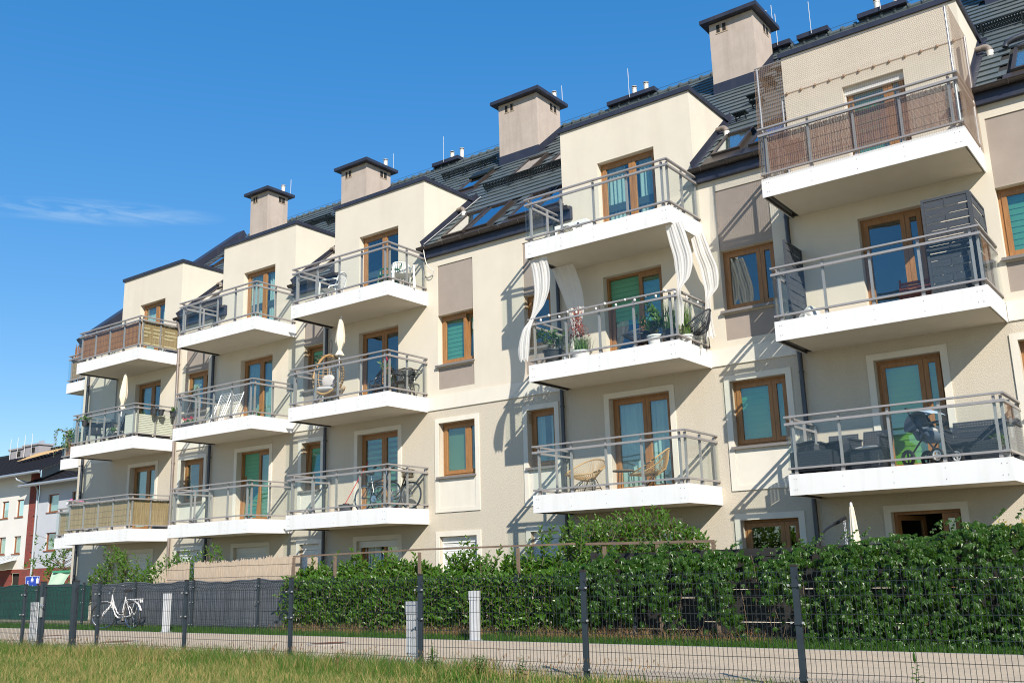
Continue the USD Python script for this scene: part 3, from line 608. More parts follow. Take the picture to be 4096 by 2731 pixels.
def far_window(parent, a, b, z0, z1, y, kind=0):
    w = sub(parent, 'window'); t = 0.07
    put(w, 'frame', MB().box(a, b, y+0.10, y+0.18, z1-t, z1).box(a, b, y+0.10, y+0.18, z0, z0+t).box(a, a+t, y+0.10, y+0.18, z0+t, z1-t).box(b-t, b, y+0.10, y+0.18, z0+t, z1-t), 'far_frame')
    put(w, 'pane', MB().box(a+t, b-t, y+0.135, y+0.14, z0+t, z1-t), 'window_glass')
    put(w, 'dark_room', MB().box(a-0.02, b+0.02, y+0.6, y+0.62, z0-0.05, z1+0.05), 'void_dark')
    if kind: put(w, 'blind', MB().box(a+t, b-t, y+0.19, y+0.20, z0+t, z1-t if kind == 1 else z0+0.5*(z1-z0)), 'curtain_cloth')
    put(w, 'sill', MB().box(a-0.12, b+0.08, y-0.06, y+0.10, z0-0.06, z0), 'far_frame')
def far_wall(x0, x1, z0, z1, y, hs):
    m = MB(); xs = sorted({x0, x1, *[h[i] for h in hs for i in (0, 1)]}); zs = sorted({z0, z1, *[h[i] for h in hs for i in (2, 3)]})
    for i in range(len(xs)-1):
        for k in range(len(zs)-1):
            if not any(h[0] <= (xs[i]+xs[i+1])/2 <= h[1] and h[2] <= (zs[k]+zs[k+1])/2 <= h[3] for h in hs): m.quad((xs[i], y, zs[k]), (xs[i+1], y, zs[k]), (xs[i+1], y, zs[k+1]), (xs[i], y, zs[k+1]))
    for a, b, c, d in hs:
        m.quad((a, y, c), (a, y+0.2, c), (a, y+0.2, d), (a, y, d)); m.quad((b, y, c), (b, y, d), (b, y+0.2, d), (b, y+0.2, c)); m.quad((a, y, d), (a, y+0.2, d), (b, y+0.2, d), (b, y, d)); m.quad((a, y, c), (b, y, c), (b, y+0.2, c), (a, y+0.2, c))
    return m
def tiled(parent, x0, x1, y0, z0, y1, z1):
    put(parent, 'roof_deck', MB().quad((x0, y0, z0), (x1, y0, z0), (x1, y1, z1), (x0, y1, z1)).box(x0, x1, y0-0.02, y0+0.04, z0-0.14, z0), 'far_stack')
    m = MB(); n = int(math.hypot(y1-y0, z1-z0)/0.34); w = 0.42
    for k in range(n):
        ya, yb = y0+(y1-y0)*k/n, y0+(y1-y0)*(k+1.1)/n; za, zb = z0+(z1-z0)*k/n, z0+(z1-z0)*(k+1.1)/n; x = x0
        while x < x1-0.05:
            xb = min(x+w, x1); m.add([(x+i*(xb-x)/4, yy, zz+0.035*math.sin(PI*i/4)+h) for yy, zz, h in ((ya, za, 0.045), (yb, zb, 0.012)) for i in range(5)], [(i, i+1, i+6, i+5) for i in range(4)]); x += w
    put(parent, 'roof_tiling', m, 'far_tile', kind='stuff')
cb = thing('cream_apartment_block', 'distant cream rendered block with dark tiled roof and red brick base', 'apartment building', (-72, YN, 0), world=True)
hs = [(x, x+0.96, z0, z1) for x in (-73.9, -71.76, -69.72, -67.66) for z0, z1 in ((5.6, 6.77), (3.14, 4.31))]
put(cb, 'wall', far_wall(-86, -66.0, 2.11, 8.5, YN, hs), 'far_cream')
put(cb, 'side_wall', MB().quad((-64.76, YN+0.05, 2.11), (-64.76, YN+5, 2.11), (-64.76, YN+5, 10.9), (-64.76, YN+0.05, 8.72)), 'far_cream')
put(cb, 'brick_base', far_wall(-86, -64.75, -0.2, 2.10, YN+0.02, [(-67.82, -66.55, 0.0, 1.86), (-71.0, -69.2, 0.0, 1.80)]), 'brick_red')
put(cb, 'entrance_door', MB().box(-67.78, -66.6, YN+0.22, YN+0.28, 0, 1.85), 'void_dark')
for k, h in enumerate(hs): far_window(cb, *h, YN, (2, 1, 0, 1)[k % 4])
put(cb, 'brick_stair_strip', far_wall(-65.98, -64.76, 2.12, 8.7, YN-0.012, [(-65.35, -64.95, 4.36, 5.58), (-65.35, -64.95, 2.2, 3.21)]), 'brick_red')
far_window(cb, -65.35, -64.95, 4.36, 5.58, YN); far_window(cb, -65.35, -64.95, 2.2, 3.21, YN)
tiled(cb, -87, -63.0, YN-1.0, 8.35, YN+5.2, 11.15)
put(cb, 'ridge_rail', MB().bar((-87, YN+5.2, 11.28), (-60, YN+5.2, 11.28), 0.12, 0.16), 'black_grid')
put(cb, 'gutter', MB().tube([(-87, YN-1.06, 8.32), (-63.0, YN-1.06, 8.32)], 0.09, 8), 'zinc', 40)
put(cb, 'downpipe', MB().tube([(-66.2, YN-1.0, 8.3), (-66.1, YN-0.9, 8.0), (-64.9, YN-0.2, 7.55), (-64.72, YN-0.12, 7.2), (-64.72, YN-0.12, 0.1)], 0.075, 8), 'zinc', 40)
for x0, x1, zt in ((-78.0, -75.9, 11.42), (-75.8, -73.5, 11.52)):
    st = sub(cb, 'chimney'); put(st, 'stack', MB().box(x0, x1, YN+4.2, YN+5.3, 10.2, zt), 'far_stack'); put(st, 'cap', MB().box(x0-0.1, x1+0.1, YN+4.1, YN+5.4, zt, zt+0.12), 'far_stack')
    for i in range(3): put(st, 'flue', MB().tube([(x1-0.3-0.3*i, YN+4.7, zt+0.1), (x1-0.3-0.3*i, YN+4.7, zt+0.42)], 0.07, 6), 'zinc')
    put(st, 'vent_opening', MB().box(x0+1.2, x0+1.75, YN+4.17, YN+4.3, zt-0.55, zt-0.15), 'void_dark')
    for i in (0.5, 1.6): put(st, 'lightning_rod', MB().tube([(x0+i, YN+4.0, 10.6), (x0+i, YN+4.0, zt+0.9)], 0.018, 5), 'flue_white')
can = sub(cb, 'entrance_canopy'); put(can, 'glass_roof', MB().quad((-71, YN-1.6, 2.35), (-66.9, YN-1.6, 2.35), (-66.9, YN-0.05, 2.75), (-71, YN-0.05, 2.75)), 'curtain_cloth')
for i in range(5): put(can, 'tie_rod', MB().tube([(-69.6+i*0.6, YN-1.5, 2.4), (-69.2+i*0.6, YN, 3.05)], 0.02, 4), 'zinc')
for k in range(5):
    bd = put('/World', 'timber_board', MB().bar((-72.0+0.1*k, YN+2.0+0.25*k, 9.95+0.14*k), (-68.6+0.2*k, YN+2.4+0.22*k, 10.25+0.10*k), 0.16, 0.06), 'pine_board')
    say(stage.GetPrimAtPath(bd), ('lowest raw pine board of the loose stack on the far dark roof', 'second lowest raw pine board of the stack on the far dark roof', 'middle raw pine board of the loose stack on the far dark roof', 'second highest raw pine board of the stack on the far dark roof', 'topmost raw pine board of the loose stack on the far dark roof')[k], 'board', 'pine boards stacked on the far roof')
gb = thing('grey_apartment_block', 'distant pale blue grey block joined to the cream block, red brick ground floor', 'apartment building', (-60, YN, 0), world=True)
hs = [(-63.5, -62.18, 5.69, 6.86), (-63.46, -62.18, 3.21, 4.36), (-60.6, -59.3, 5.69, 6.86), (-60.6, -59.3, 3.21, 4.36)]
put(gb, 'wall', far_wall(-64.74, -50, 2.11, 7.9, YN, hs), 'far_grey'); put(gb, 'brick_base', far_wall(-64.74, -50, -0.2, 2.10, YN-0.02, [(-63.4, -62.1, 0.9, 1.7)]), 'brick_red')
put(gb, 'roller_shutter', MB().box(-63.38, -62.12, YN+0.03, YN+0.08, 0.9, 1.7), 'far_frame')
for k, h in enumerate(hs): far_window(gb, *h, YN, (1, 2, 0, 1)[k])
tiled(gb, -65.6, -50, YN-0.9, 7.55, YN+4.6, 10.1)
put(gb, 'gutter', MB().tube([(-65.7, YN-0.95, 7.52), (-50, YN-0.95, 7.52)], 0.09, 8), 'zinc', 40)
# ------------------------------------------------------------------ home zone sign
mat('sign_blue', (0.01, 0.05, 0.42), 0.4, var=(6, 0.85)); mat('sign_white', (0.75, 0.76, 0.78), 0.4); mat('galvanised', (0.40, 0.42, 0.44), 0.4, metal=0.5, var=(5, 0.8))
sg = thing('traffic_sign', 'blue home zone traffic sign with white walking figure, car, child and house', 'traffic sign', (-38.5, 20, 0))
put(sg, 'plate', MB().box(-0.53, 0.53, -0.012, 0.0, 0.72, 1.475), 'sign_blue'); put(sg, 'post', MB().tube([(0, 0.05, 0), (0, 0.05, 1.5)], 0.035, 8), 'galvanised')
bm = MB()
for x0, x1, z0, z1 in ((-0.52, 0.52, 1.452, 1.466), (-0.52, 0.52, 0.73, 0.744), (-0.52, -0.506, 0.745, 1.451), (0.506, 0.52, 0.745, 1.451)): bm.box(x0, x1, -0.016, -0.0125, z0, z1)
put(sg, 'white_border', bm, 'sign_white')
def pict(*shapes):
    m = MB()
    for s in shapes: m.prism(s, -0.016, -0.0125)
    return m
def disc(x, z, r): return [(x+r*math.cos(t), z+r*math.sin(t)) for t in np.linspace(0, 2*PI, 12, endpoint=False)]
put(sg, 'walking_figure', pict(disc(-0.33, 1.27, 0.035), [(-0.37, 1.22), (-0.30, 1.22), (-0.29, 1.05), (-0.36, 1.05)], [(-0.37, 1.21), (-0.36, 1.17), (-0.43, 1.08), (-0.45, 1.10)], [(-0.30, 1.21), (-0.22, 1.12), (-0.24, 1.10), (-0.31, 1.16)], [(-0.36, 1.06), (-0.31, 1.06), (-0.41, 0.84), (-0.45, 0.86)], [(-0.33, 1.06), (-0.29, 1.06), (-0.23, 0.86), (-0.27, 0.84)]), 'sign_white')
put(sg, 'car_symbol', pict([(-0.10, 1.29), (0.08, 1.29), (0.08, 1.37), (-0.10, 1.37)], [(-0.07, 1.38), (0.05, 1.38), (0.02, 1.43), (-0.04, 1.43)], [(-0.09, 1.25), (-0.05, 1.25), (-0.05, 1.285), (-0.09, 1.285)], [(0.03, 1.25), (0.07, 1.25), (0.07, 1.285), (0.03, 1.285)]), 'sign_white')
put(sg, 'house_symbol', pict([(0.30, 1.20), (0.47, 1.20), (0.47, 1.33), (0.30, 1.33)], [(0.27, 1.335), (0.50, 1.335), (0.385, 1.43)]), 'sign_white')
put(sg, 'child_symbol', pict(disc(0.05, 1.10, 0.028), [(0.03, 1.07), (0.08, 1.07), (0.09, 0.96), (0.03, 0.96)], [(0.03, 0.955), (0.06, 0.955), (0.0, 0.82), (-0.03, 0.84)], [(0.06, 0.955), (0.09, 0.955), (0.15, 0.86), (0.12, 0.84)], disc(0.22, 0.86, 0.035)), 'sign_white')
# ------------------------------------------------------------------ fences
mat('fence_paint', (0.030, 0.042, 0.055), 0.4, var=(7, 0.75), metal=0.1); mat('fence_wire', (0.014, 0.020, 0.022), 0.5); mat('bolt_zinc', (0.62, 0.62, 0.62), 0.3, metal=0.7)
mat('cloth_green', (0.006, 0.085, 0.065), 0.8, var=(1.6, 0.72), bump=(25, 0.4)); mat('cloth_grey', (0.105, 0.118, 0.138), 0.85, var=(1.2, 0.72), bump=(25, 0.4))
def wires(x0, x1, y, z0, z1, r=0.0022, rows=None):
    m = MB(); n = int(round((x1-x0)/0.05))
    zig = lambda z: 0.0
    for i in range(n+1):
        x = x0+(x1-x0)*i/n
        pts = [(x, y, z0)]
        for zb in rows['beads']: pts += [(x, y, zb-0.05), (x, y-0.035, zb), (x, y, zb+0.05)]
        pts.append((x, y, z1))
        for p, q in zip(pts[:-1], pts[1:]): m.bar(p, q, 2*r, 2*r, up=(0, 1, 0))
    for zb in rows['beads']:
        for dz in (-0.05, 0.05): m.bar((x0, y-0.004, zb+dz), (x1, y-0.004, zb+dz), 2.4*r, 2.4*r)
    for z in rows['h']: m.bar((x0, y-0.004, z), (x1, y-0.004, z), 2.4*r, 2.4*r)
    return m
def fence_post(parent, x, y, h, w=0.06, d=0.04, cap=True):
    p = sub(parent, 'post'); put(p, 'shaft', MB().box(x-w/2, x+w/2, y-d/2, y+d/2, -0.1, h), 'fence_paint')
    if cap: put(p, 'cap', MB().box(x-w/2-0.004, x+w/2+0.004, y-d/2-0.004, y+d/2+0.004, h, h+0.022), 'void_dark')
    for z in (0.13, 0.66, 1.02):
        put(p, 'clamp', MB().box(x-w/2-0.006, x+w/2+0.006, y-d/2-0.012, y+d/2+0.004, z-0.018, z+0.018), 'fence_paint')
        put(p, 'bolt', MB().tube([(x-w/2-0.028, y-d/2-0.012, z), (x-w/2-0.028, y-d/2-0.03, z)], 0.012, 6).tube([(x+w/2+0.028, y-d/2-0.012, z), (x+w/2+0.028, y-d/2-0.03, z)], 0.012, 6), 'bolt_zinc')
NY = 9.65; rowsN = dict(beads=(0.14, 1.10), h=(0.32, 0.52, 0.74, 0.92))
nf = thing('wire_fence', 'anthracite welded wire fence along the near grass, square posts', 'fence', (-10, NY, 0), world=True)
nposts = [-3.70+2.51*-k for k in range(0, 6)]+[-1.19, 1.32]
nposts = sorted(nposts)
for x in nposts: fence_post(nf, x, NY, 1.20, 0.062)
for a, b in zip(nposts[:-1], nposts[1:]): put(nf, 'wire_panel', wires(a+0.035, b-0.035, NY, 0.05, 1.18, rows=rowsN), 'fence_wire')
# gate
gt = thing('garden_gate', 'narrow anthracite wire gate with lock box and lever, left end of near fence', 'gate', (-17.5, NY, 0), world=True)
gx0, gx1 = -18.15, -17.02
for x in (gx0, gx1):
    p = sub(gt, 'gate_post'); put(p, 'shaft', MB().box(x-0.04, x+0.04, NY-0.04, NY+0.04, -0.1, 1.24), 'fence_paint'); put(p, 'cap', MB().box(x-0.044, x+0.044, NY-0.044, NY+0.044, 1.24, 1.262), 'void_dark')
put(gt, 'gate_frame', MB().box(gx0+0.06, gx0+0.10, NY-0.02, NY+0.02, 0.03, 1.2).box(gx1-0.10, gx1-0.06, NY-0.02, NY+0.02, 0.03, 1.2).box(gx0+0.10, gx1-0.10, NY-0.02, NY+0.02, 1.16, 1.2).box(gx0+0.10, gx1-0.10, NY-0.02, NY+0.02, 0.03, 0.07), 'fence_paint')
put(gt, 'wire_panel', wires(gx0+0.11, gx1-0.11, NY, 0.07, 1.16, rows=dict(beads=(), h=(0.25, 0.45, 0.66, 0.86, 1.02))), 'fence_wire')
put(gt, 'lock_box', MB().box(gx0+0.035, gx0+0.075, NY-0.06, NY-0.025, 0.62, 0.98), 'bolt_zinc'); put(gt, 'lever', MB().tube([(gx0+0.08, NY-0.05, 0.83), (gx0+0.08, NY-0.09, 0.83), (gx0+0.20, NY-0.09, 0.83)], 0.011, 6), 'bolt_zinc')
lf = thing('wire_fence', 'anthracite welded wire fence left of the narrow gate', 'fence', (-20, NY, 0), world=True)
lposts = [-18.80-2.51*k for k in range(5)]
for x in lposts: fence_post(lf, x, NY, 1.20, 0.062)
put(lf, 'wire_panel', wires(lposts[0]+0.035, gx0-0.06, NY, 0.05, 1.18, rows=rowsN), 'fence_wire')
for a, b in zip(lposts[1:], lposts[:-1]): put(lf, 'wire_panel', wires(a+0.035, b-0.035, NY, 0.05, 1.18, rows=rowsN), 'fence_wire')
put(nf, 'wire_panel', wires(gx1+0.06, nposts[0]-0.035, NY, 0.05, 1.18, rows=rowsN), 'fence_wire')
BY = 15.10
bf = thing('wire_fence', 'anthracite welded wire fence behind the path, in front of hedge and cloth screens', 'fence', (-20, BY, 0), world=True)
bposts = [-8.70-2.505*k for k in range(12)]
for x in bposts: fence_post(bf, x, BY, 1.18, 0.058)
for a, b in zip(bposts[1:], bposts[:-1]): put(bf, 'wire_panel', wires(a+0.035, b-0.035, BY, 0.06, 1.15, r=0.0016, rows=rowsN), 'fence_wire')
def cloth(x0, x1, y, z0, z1, seed):
    r = np.random.default_rng(seed); xs = np.arange(x0, x1+0.01, 0.12); zs = np.linspace(z0, z1, 9); ph = r.uniform(0, 6, 4)
    G = [[(x, y+0.018*math.sin(3.1*x+ph[0]+z)+0.012*math.sin(9*x+ph[1]-2*z), z+(0.025*math.sin(2.5*x+ph[2])+0.012*math.sin(8*x+ph[3]))*(z-z0)/(z1-z0)) for x in xs] for z in zs]
    m = MB().sheet(G); m.tube([G[-1][i] for i in range(len(xs))], 0.016, 5); return m
c1 = put('/World', 'screen_cloth', cloth(-37.5, -25.9, BY+0.05, 0.17, 1.14, 1), 'cloth_green', True); say(stage.GetPrimAtPath(c1), 'dark green privacy cloth tied to the wire fence behind the path', 'screen cloth')
c2 = put('/World', 'screen_cloth', cloth(-25.88, -17.55, BY+0.05, 0.09, 1.14, 2), 'cloth_grey', True); say(stage.GetPrimAtPath(c2), 'grey privacy cloth tied to the wire fence behind the white bicycle', 'screen cloth')
# timber rail over the laurel hedge
mat('old_timber', (0.19, 0.135, 0.095), 0.9, var=(3, 0.6, (2, 12, 12)), bump=(40, 0.3), coord='p')
tr = thing('timber_rail', 'weathered brown timber rail on posts above the laurel hedge', 'rail', (-13, 15.14, 0), world=True)
put(tr, 'rail', MB().bar((-17.6, 15.16, 1.655), (-13.7, 15.16, 1.685), 0.03, 0.036).bar((-13.7, 15.16, 1.685), (-9.9, 15.16, 1.665), 0.03, 0.036), 'old_timber')
for x in (-17.58, -16.22, -13.72, -11.2): put(tr, 'rail_post', MB().box(x-0.03, x+0.03, 15.14, 15.18, 0.0, 1.63), 'old_timber')
tr2 = thing('timber_rail', 'short weathered timber rail between creeper and tall laurel', 'rail', (-8.3, 15.2, 0), world=True)
put(tr2, 'rail', MB().bar((-9.75, 15.3, 1.655), (-7.2, 15.3, 1.61), 0.03, 0.045), 'old_timber')
for x in (-9.36, -8.28, -7.22): put(tr2, 'rail_post', MB().box(x-0.03, x+0.03, 15.28, 15.32, 0.0, 1.60), 'old_timber')
# ------------------------------------------------------------------ reed mats
mat('reed_straw', (0.45, 0.34, 0.22), 0.85, isl=[(0.50, 0.40, 0.30), (0.84, 0.75, 0.63), (0.72, 0.61, 0.50), (0.88, 0.81, 0.70), (0.62, 0.51, 0.41), (0.85, 0.77, 0.66)], var=(4, 0.72, (9, 9, 1.2)), dirt=(26, (0.30, 0.21, 0.13), 0.5))
mat('reed_beige', (0.40, 0.29, 0.16), 0.85, isl=[(0.38, 0.27, 0.14), (0.66, 0.51, 0.31), (0.54, 0.41, 0.23), (0.74, 0.60, 0.40)], var=(3, 0.5, (9, 9, 0.5)))
mat('reed_brown', (0.22, 0.11, 0.05), 0.85, isl=[(0.36, 0.16, 0.05), (0.68, 0.37, 0.15), (0.50, 0.26, 0.10), (0.76, 0.47, 0.22)], var=(3, 0.45, (12, 12, 0.5)))
mat('reed_dark', (0.16, 0.085, 0.06), 0.85, isl=[(0.34, 0.17, 0.11), (0.64, 0.42, 0.31), (0.48, 0.28, 0.20), (0.86, 0.72, 0.60)], var=(3, 0.5, (12, 12, 0.5)))
mat('bamboo_light', (0.55, 0.47, 0.30), 0.7, isl=[(0.48, 0.40, 0.24), (0.62, 0.54, 0.36)])
def reeds(path, z0, z1, w, seed, jit=0.02, lean=0.0, ztop=None, fill=0.49):
    r = np.random.default_rng(seed); m = MB(); L = 0
    for (ax, ay), (bx_, by) in zip(path[:-1], path[1:]):
        ln = math.hypot(bx_-ax, by-ay); n = int(ln/w); d = np.array([(bx_-ax)/ln, (by-ay)/ln])
        for i in range(n):
            t = (i+0.5)*w; x, y = ax+d[0]*t, ay+d[1]*t; a = r.uniform(-lean, lean); top = (ztop(x) if ztop else z1)+r.uniform(-jit, jit*0.6); off = r.uniform(-0.004, 0.004)
            c = np.array([x-d[1]*off, y+d[0]*off, (z0+top)/2]); hh = (top-z0)/2
            m.obox(c, (d[0]*w*fill, d[1]*w*fill, 0), (-d[1]*0.004, d[0]*0.004, 0), (d[0]*a*hh, d[1]*a*hh, hh))
    return m
def reed_screen(label, path, z0, z1, w, m, seed, name='reed_screen', **kw):
    t = thing(name, label, 'reed screen', (path[0][0], path[0][1], z0), world=True)
    put(t, 'reeds', reeds(path, z0, z1, w, seed, **kw), m, kind='stuff')
    for f in (0.15, 0.38, 0.62, 0.86):
        z = z0+(z1-z0)*f
        wm = MB()
        for (a, b), (c, d) in zip(path[:-1], path[1:]): wm.tube([(a, b-0.008, z), ((a+c)/2, (b+d)/2-0.008, z-0.006), (c, d-0.008, z)], 0.003, 4)
        put(t, 'binding_wire', wm, 'void_dark')
    return t
reed_screen('long pale reed mat standing behind the grey cloth fence', [(-21.55, 15.34), (-19.6, 15.3), (-17.55, 15.34)], 0.55, 1.66, 0.026, 'reed_straw', 11, jit=0.05, lean=0.014, name='reed_mat', ztop=lambda x: 1.655+0.03*math.sin(1.3*x)+0.012*math.sin(7*x))
reed_screen('short pale reed mat with fanned loose canes, left of the long mat', [(-22.75, 15.36), (-21.72, 15.32)], 0.55, 1.6, 0.026, 'reed_straw', 12, jit=0.05, lean=0.03, name='reed_mat', ztop=lambda x: 1.63-0.16*max(0, (-22.0-x))**1.3)
fan = MB()
for i in range(14): 
    x = -22.80-0.028*i; fan.bar((x+0.16+0.01*i, 15.36, 0.6), (x-0.012*i, 15.34+0.01*(i % 3), 1.50-0.026*i), 0.011, 0.009)
put('/World/reed_mat_001', 'loose_canes', fan, 'reed_straw', kind='stuff')
reed_screen('narrow strip of pale reed mat behind the first laurel leaves', [(-17.5, 15.5), (-17.15, 15.5)], 0.6, 1.63, 0.016, 'reed_straw', 13, jit=0.02, name='reed_mat')
# balconies with reed
def rz(n): return FL[n]
xa = XL['A']
reed_screen('brown reed screen round the top left balcony front', [(xa+0.10, YF+0.11), (xa+BW-0.10, YF+0.11)], rz(3)+0.12, rz(3)+0.90, 0.013, 'reed_brown', 21)
st = reed_screen('brown reed screen with pale bamboo bands, side of top left balcony', [(xa+BW-0.10, YF+0.16), (xa+BW-0.10, YW-0.06)], rz(3)+0.12, rz(3)+0.90, 0.013, 'reed_beige', 22)
for i in range(6):
    for a, b in ((0.16, 0.45), (0.52, 0.86), (0.95, 1.40)):
        if (i*3+int(a*10)) % 4 == 0: continue
        put(st, 'bamboo_band', MB().box(xa+BW-0.085, xa+BW-0.092, YF+a, YF+b-0.06*((i*7) % 3), rz(3)+0.16+0.125*i, rz(3)+0.205+0.125*i), 'bamboo_light')
reed_screen('beige reed screen round the bottom left balcony front', [(xa+0.10, YF+0.11), (xa+BW-0.10, YF+0.11)], rz(1)+0.13, rz(1)+0.89, 0.013, 'reed_beige', 23)
reed_screen('beige reed screen on the side of the bottom left balcony', [(xa+BW-0.10, YF+0.16), (xa+BW-0.10, YW-0.06)], rz(1)+0.13, rz(1)+0.89, 0.013, 'reed_beige', 24)
reed_screen('golden reed screen on the upper gable balcony at far left', [(WX0-1.38, 18.84), (WX0-0.02, 18.84)], rz(3)+0.12, rz(3)+0.88, 0.013, 'reed_beige', 25)
reed_screen('ragged reed screen on outer edge of the upper gable balcony', [(WX0-1.38, 18.9), (WX0-1.38, 22.3)], rz(3)+0.12, rz(3)+1.5, 0.02, 'reed_brown', 26, jit=0.15, lean=0.03)
reed_screen('beige reed screen on the lowest gable balcony at far left', [(WX0-1.38, 18.84), (WX0-0.02, 18.84)], rz(1)+0.12, rz(1)+0.88, 0.013, 'reed_beige', 27)
reed_screen('dark brown reed screen behind the netted top right balcony rail', [(XL['E']+0.06, YF+0.11), (XL['E']+BW-0.10, YF+0.11)], rz(3)+0.12, rz(3)+0.90, 0.014, 'reed_dark', 28, fill=0.34)
wb = thing('board_screen', 'brown slatted board screen on the middle gable balcony at far left', 'board screen', (WX0-1.4, 18.84, rz(2)), world=True)
for i in range(8): put(wb, 'slat', MB().box(WX0-1.38, WX0-0.04, 18.83, 18.85, rz(2)+0.13+0.095*i, rz(2)+0.215+0.095*i), 'reed_brown')
# ------------------------------------------------------------------ leaves and plants
def leaf_mesh(P, D, Nn, L, W, droop=0.12):
    """P base points, D tip directions, Nn normals (n x 3), L lengths, W widths: folded 4-triangle leaves."""
    P = np.asarray(P, float); D = D/np.linalg.norm(D, axis=1, keepdims=True); S = np.cross(D, Nn); S /= np.maximum(np.linalg.norm(S, axis=1, keepdims=True), 1e-9); N2 = np.cross(S, D)
    L = np.broadcast_to(L, (len(P),))[:, None]; W = np.broadcast_to(W, (len(P),))[:, None]
    mid = P+D*L*0.5; a = P; b = mid+S*W*0.5+N2*W*0.16; c = mid-S*W*0.5+N2*W*0.16; t = P+D*L-N2*L*droop
    V = np.stack([a, b, t, c, mid], 1).reshape(-1, 3); k = np.arange(len(P))[:, None]*5
    F = np.concatenate([k+np.array([[0, 4, 1]]), k+np.array([[1, 4, 2]]), k+np.array([[2, 4, 3]]), k+np.array([[3, 4, 0]])])
    return V, F
def shoots(m, sm, tips, H, r, dens=26, L=0.10, W=0.038, out=0.55, lean=0.35, face=np.array([0.25, -0.75, 0.45])):
    """Upright leafy shoots: tips = end points, H = lengths."""
    P, D, N2, LL, WW = [], [], [], [], []
    for p, h in zip(tips, H):
        d = norm((r.normal(0, lean), r.normal(0, lean)-0.1, 1.0)); b = np.asarray(p)-d*h; n = max(4, int(h*dens)); ph = r.uniform(0, 6)
        if sm is not None: sm.tube([b, b+d*h*0.6, p], [0.006, 0.004, 0.002], 3)
        for i in range(n):
            f = (i+0.6)/n; a = ph+i*2.4; o = np.array([math.cos(a), math.sin(a), 0.0])
            dd = norm(o*out+d*(0.25+0.6*f)+r.normal(0, 0.12, 3)); P.append(b+d*h*f); D.append(dd); N2.append(norm(d*0.45-o*0.2+face+r.normal(0, 0.28, 3))); s = r.uniform(0.7, 1.15)*(1.0 if f < 0.8 else 0.8); LL.append(L*s); WW.append(W*s)
    m.add(*leaf_mesh(np.array(P), np.array(D), np.array(N2), np.array(LL), np.array(WW)))
leafmat('laurel_leaf', [(0.04, 0.10, 0.007), (0.095, 0.21, 0.012), (0.16, 0.31, 0.016), (0.055, 0.135, 0.009), (0.26, 0.41, 0.03), (0.11, 0.23, 0.012)], (0.30, 0.48, 0.02), 0.34, 0.22, 0.35)
leafmat('creeper_leaf', [(0.022, 0.062, 0.003), (0.045, 0.115, 0.005), (0.085, 0.185, 0.007), (0.03, 0.08, 0.004), (0.14, 0.26, 0.011)], (0.20, 0.36, 0.01), 0.36, 0.2, 0.35)
leafmat('golden_leaf', [(0.28, 0.26, 0.05), (0.20, 0.24, 0.04), (0.34, 0.28, 0.08)], (0.35, 0.33, 0.06), 0.4, 0.25)
leafmat('pot_leaf', [(0.06, 0.13, 0.015), (0.11, 0.21, 0.025), (0.17, 0.28, 0.04)], (0.14, 0.30, 0.04), 0.35, 0.22)
mat('stem_bark', (0.13, 0.095, 0.06), 0.9); mat('vine_stem', (0.16, 0.11, 0.06), 0.9)
r = np.random.default_rng(5)
lx = [-17.8, -16.6, -16.06, -14.73, -13.5, -12.73, -11.8, -10.84, -9.9]; lz = [1.44, 1.41, 1.73, 1.66, 1.25, 1.80, 1.58, 1.95, 2.1]
lh = thing('laurel_hedge', 'glossy green laurel hedge with tall shoots behind the wire fence', 'hedge', (-13.5, 15.5, 0), world=True)
lm, ls = MB(), MB(); tips, H = [], []
for i in range(2500):
    x = r.uniform(-17.75, -9.6); top = np.interp(x, lx, lz)
    z = r.uniform(0.22, min(1.30, top-0.08)+0.10*math.sin(2.1*x)+0.08*math.sin(5.7*x)) if i % 7 else r.uniform(1.0, min(1.5, top)); y = 15.0+abs(r.normal(0, 0.33)) if z < 1.2 else 15.3+r.uniform(0, 0.6)
    if z < 0.32 and r.random() < 0.45: continue
    tips.append((x, y, z)); H.append(r.uniform(0.22, 0.4))
for i in range(85):
    x = r.uniform(-17.6, -9.6); top = np.interp(x, lx, lz); tips.append((x, r.uniform(15.3, 15.9), r.uniform(1.2, top))); H.append(r.uniform(0.4, 0.7))
for x, z in ((-17.3, 1.62), (-17.0, 1.5), (-16.5, 1.7), (-15.4, 1.6), (-14.2, 1.62), (-13.3, 1.58), (-12.9, 1.85), (-11.2, 1.75), (-10.6, 2.02), (-16.06, 1.75), (-15.9, 1.62), (-14.85, 1.72), (-14.7, 1.55), (-12.74, 1.9), (-12.6, 1.7), (-11.85, 1.66), (-11.6, 1.6), (-10.9, 2.0), (-10.7, 1.85), (-10.2, 2.15), (-9.95, 2.1)): tips.append((x, 15.5, z)); H.append(0.6)
shoots(lm, ls, tips, H, r, dens=30, L=0.15, W=0.066)
for i in range(60):
    x = r.uniform(-17.6, -9.7); ls.tube(spline([(x, 15.5, 0), (x+r.normal(0, 0.06), 15.45, 0.5), (x+r.normal(0, 0.1), 15.45, 1.1)], 6), [0.012, 0.011, 0.01, 0.008, 0.006, 0.004], 5)
put(lh, 'foliage', lm, 'laurel_leaf', kind='stuff'); put(lh, 'stems', ls, 'stem_bark', kind='stuff')
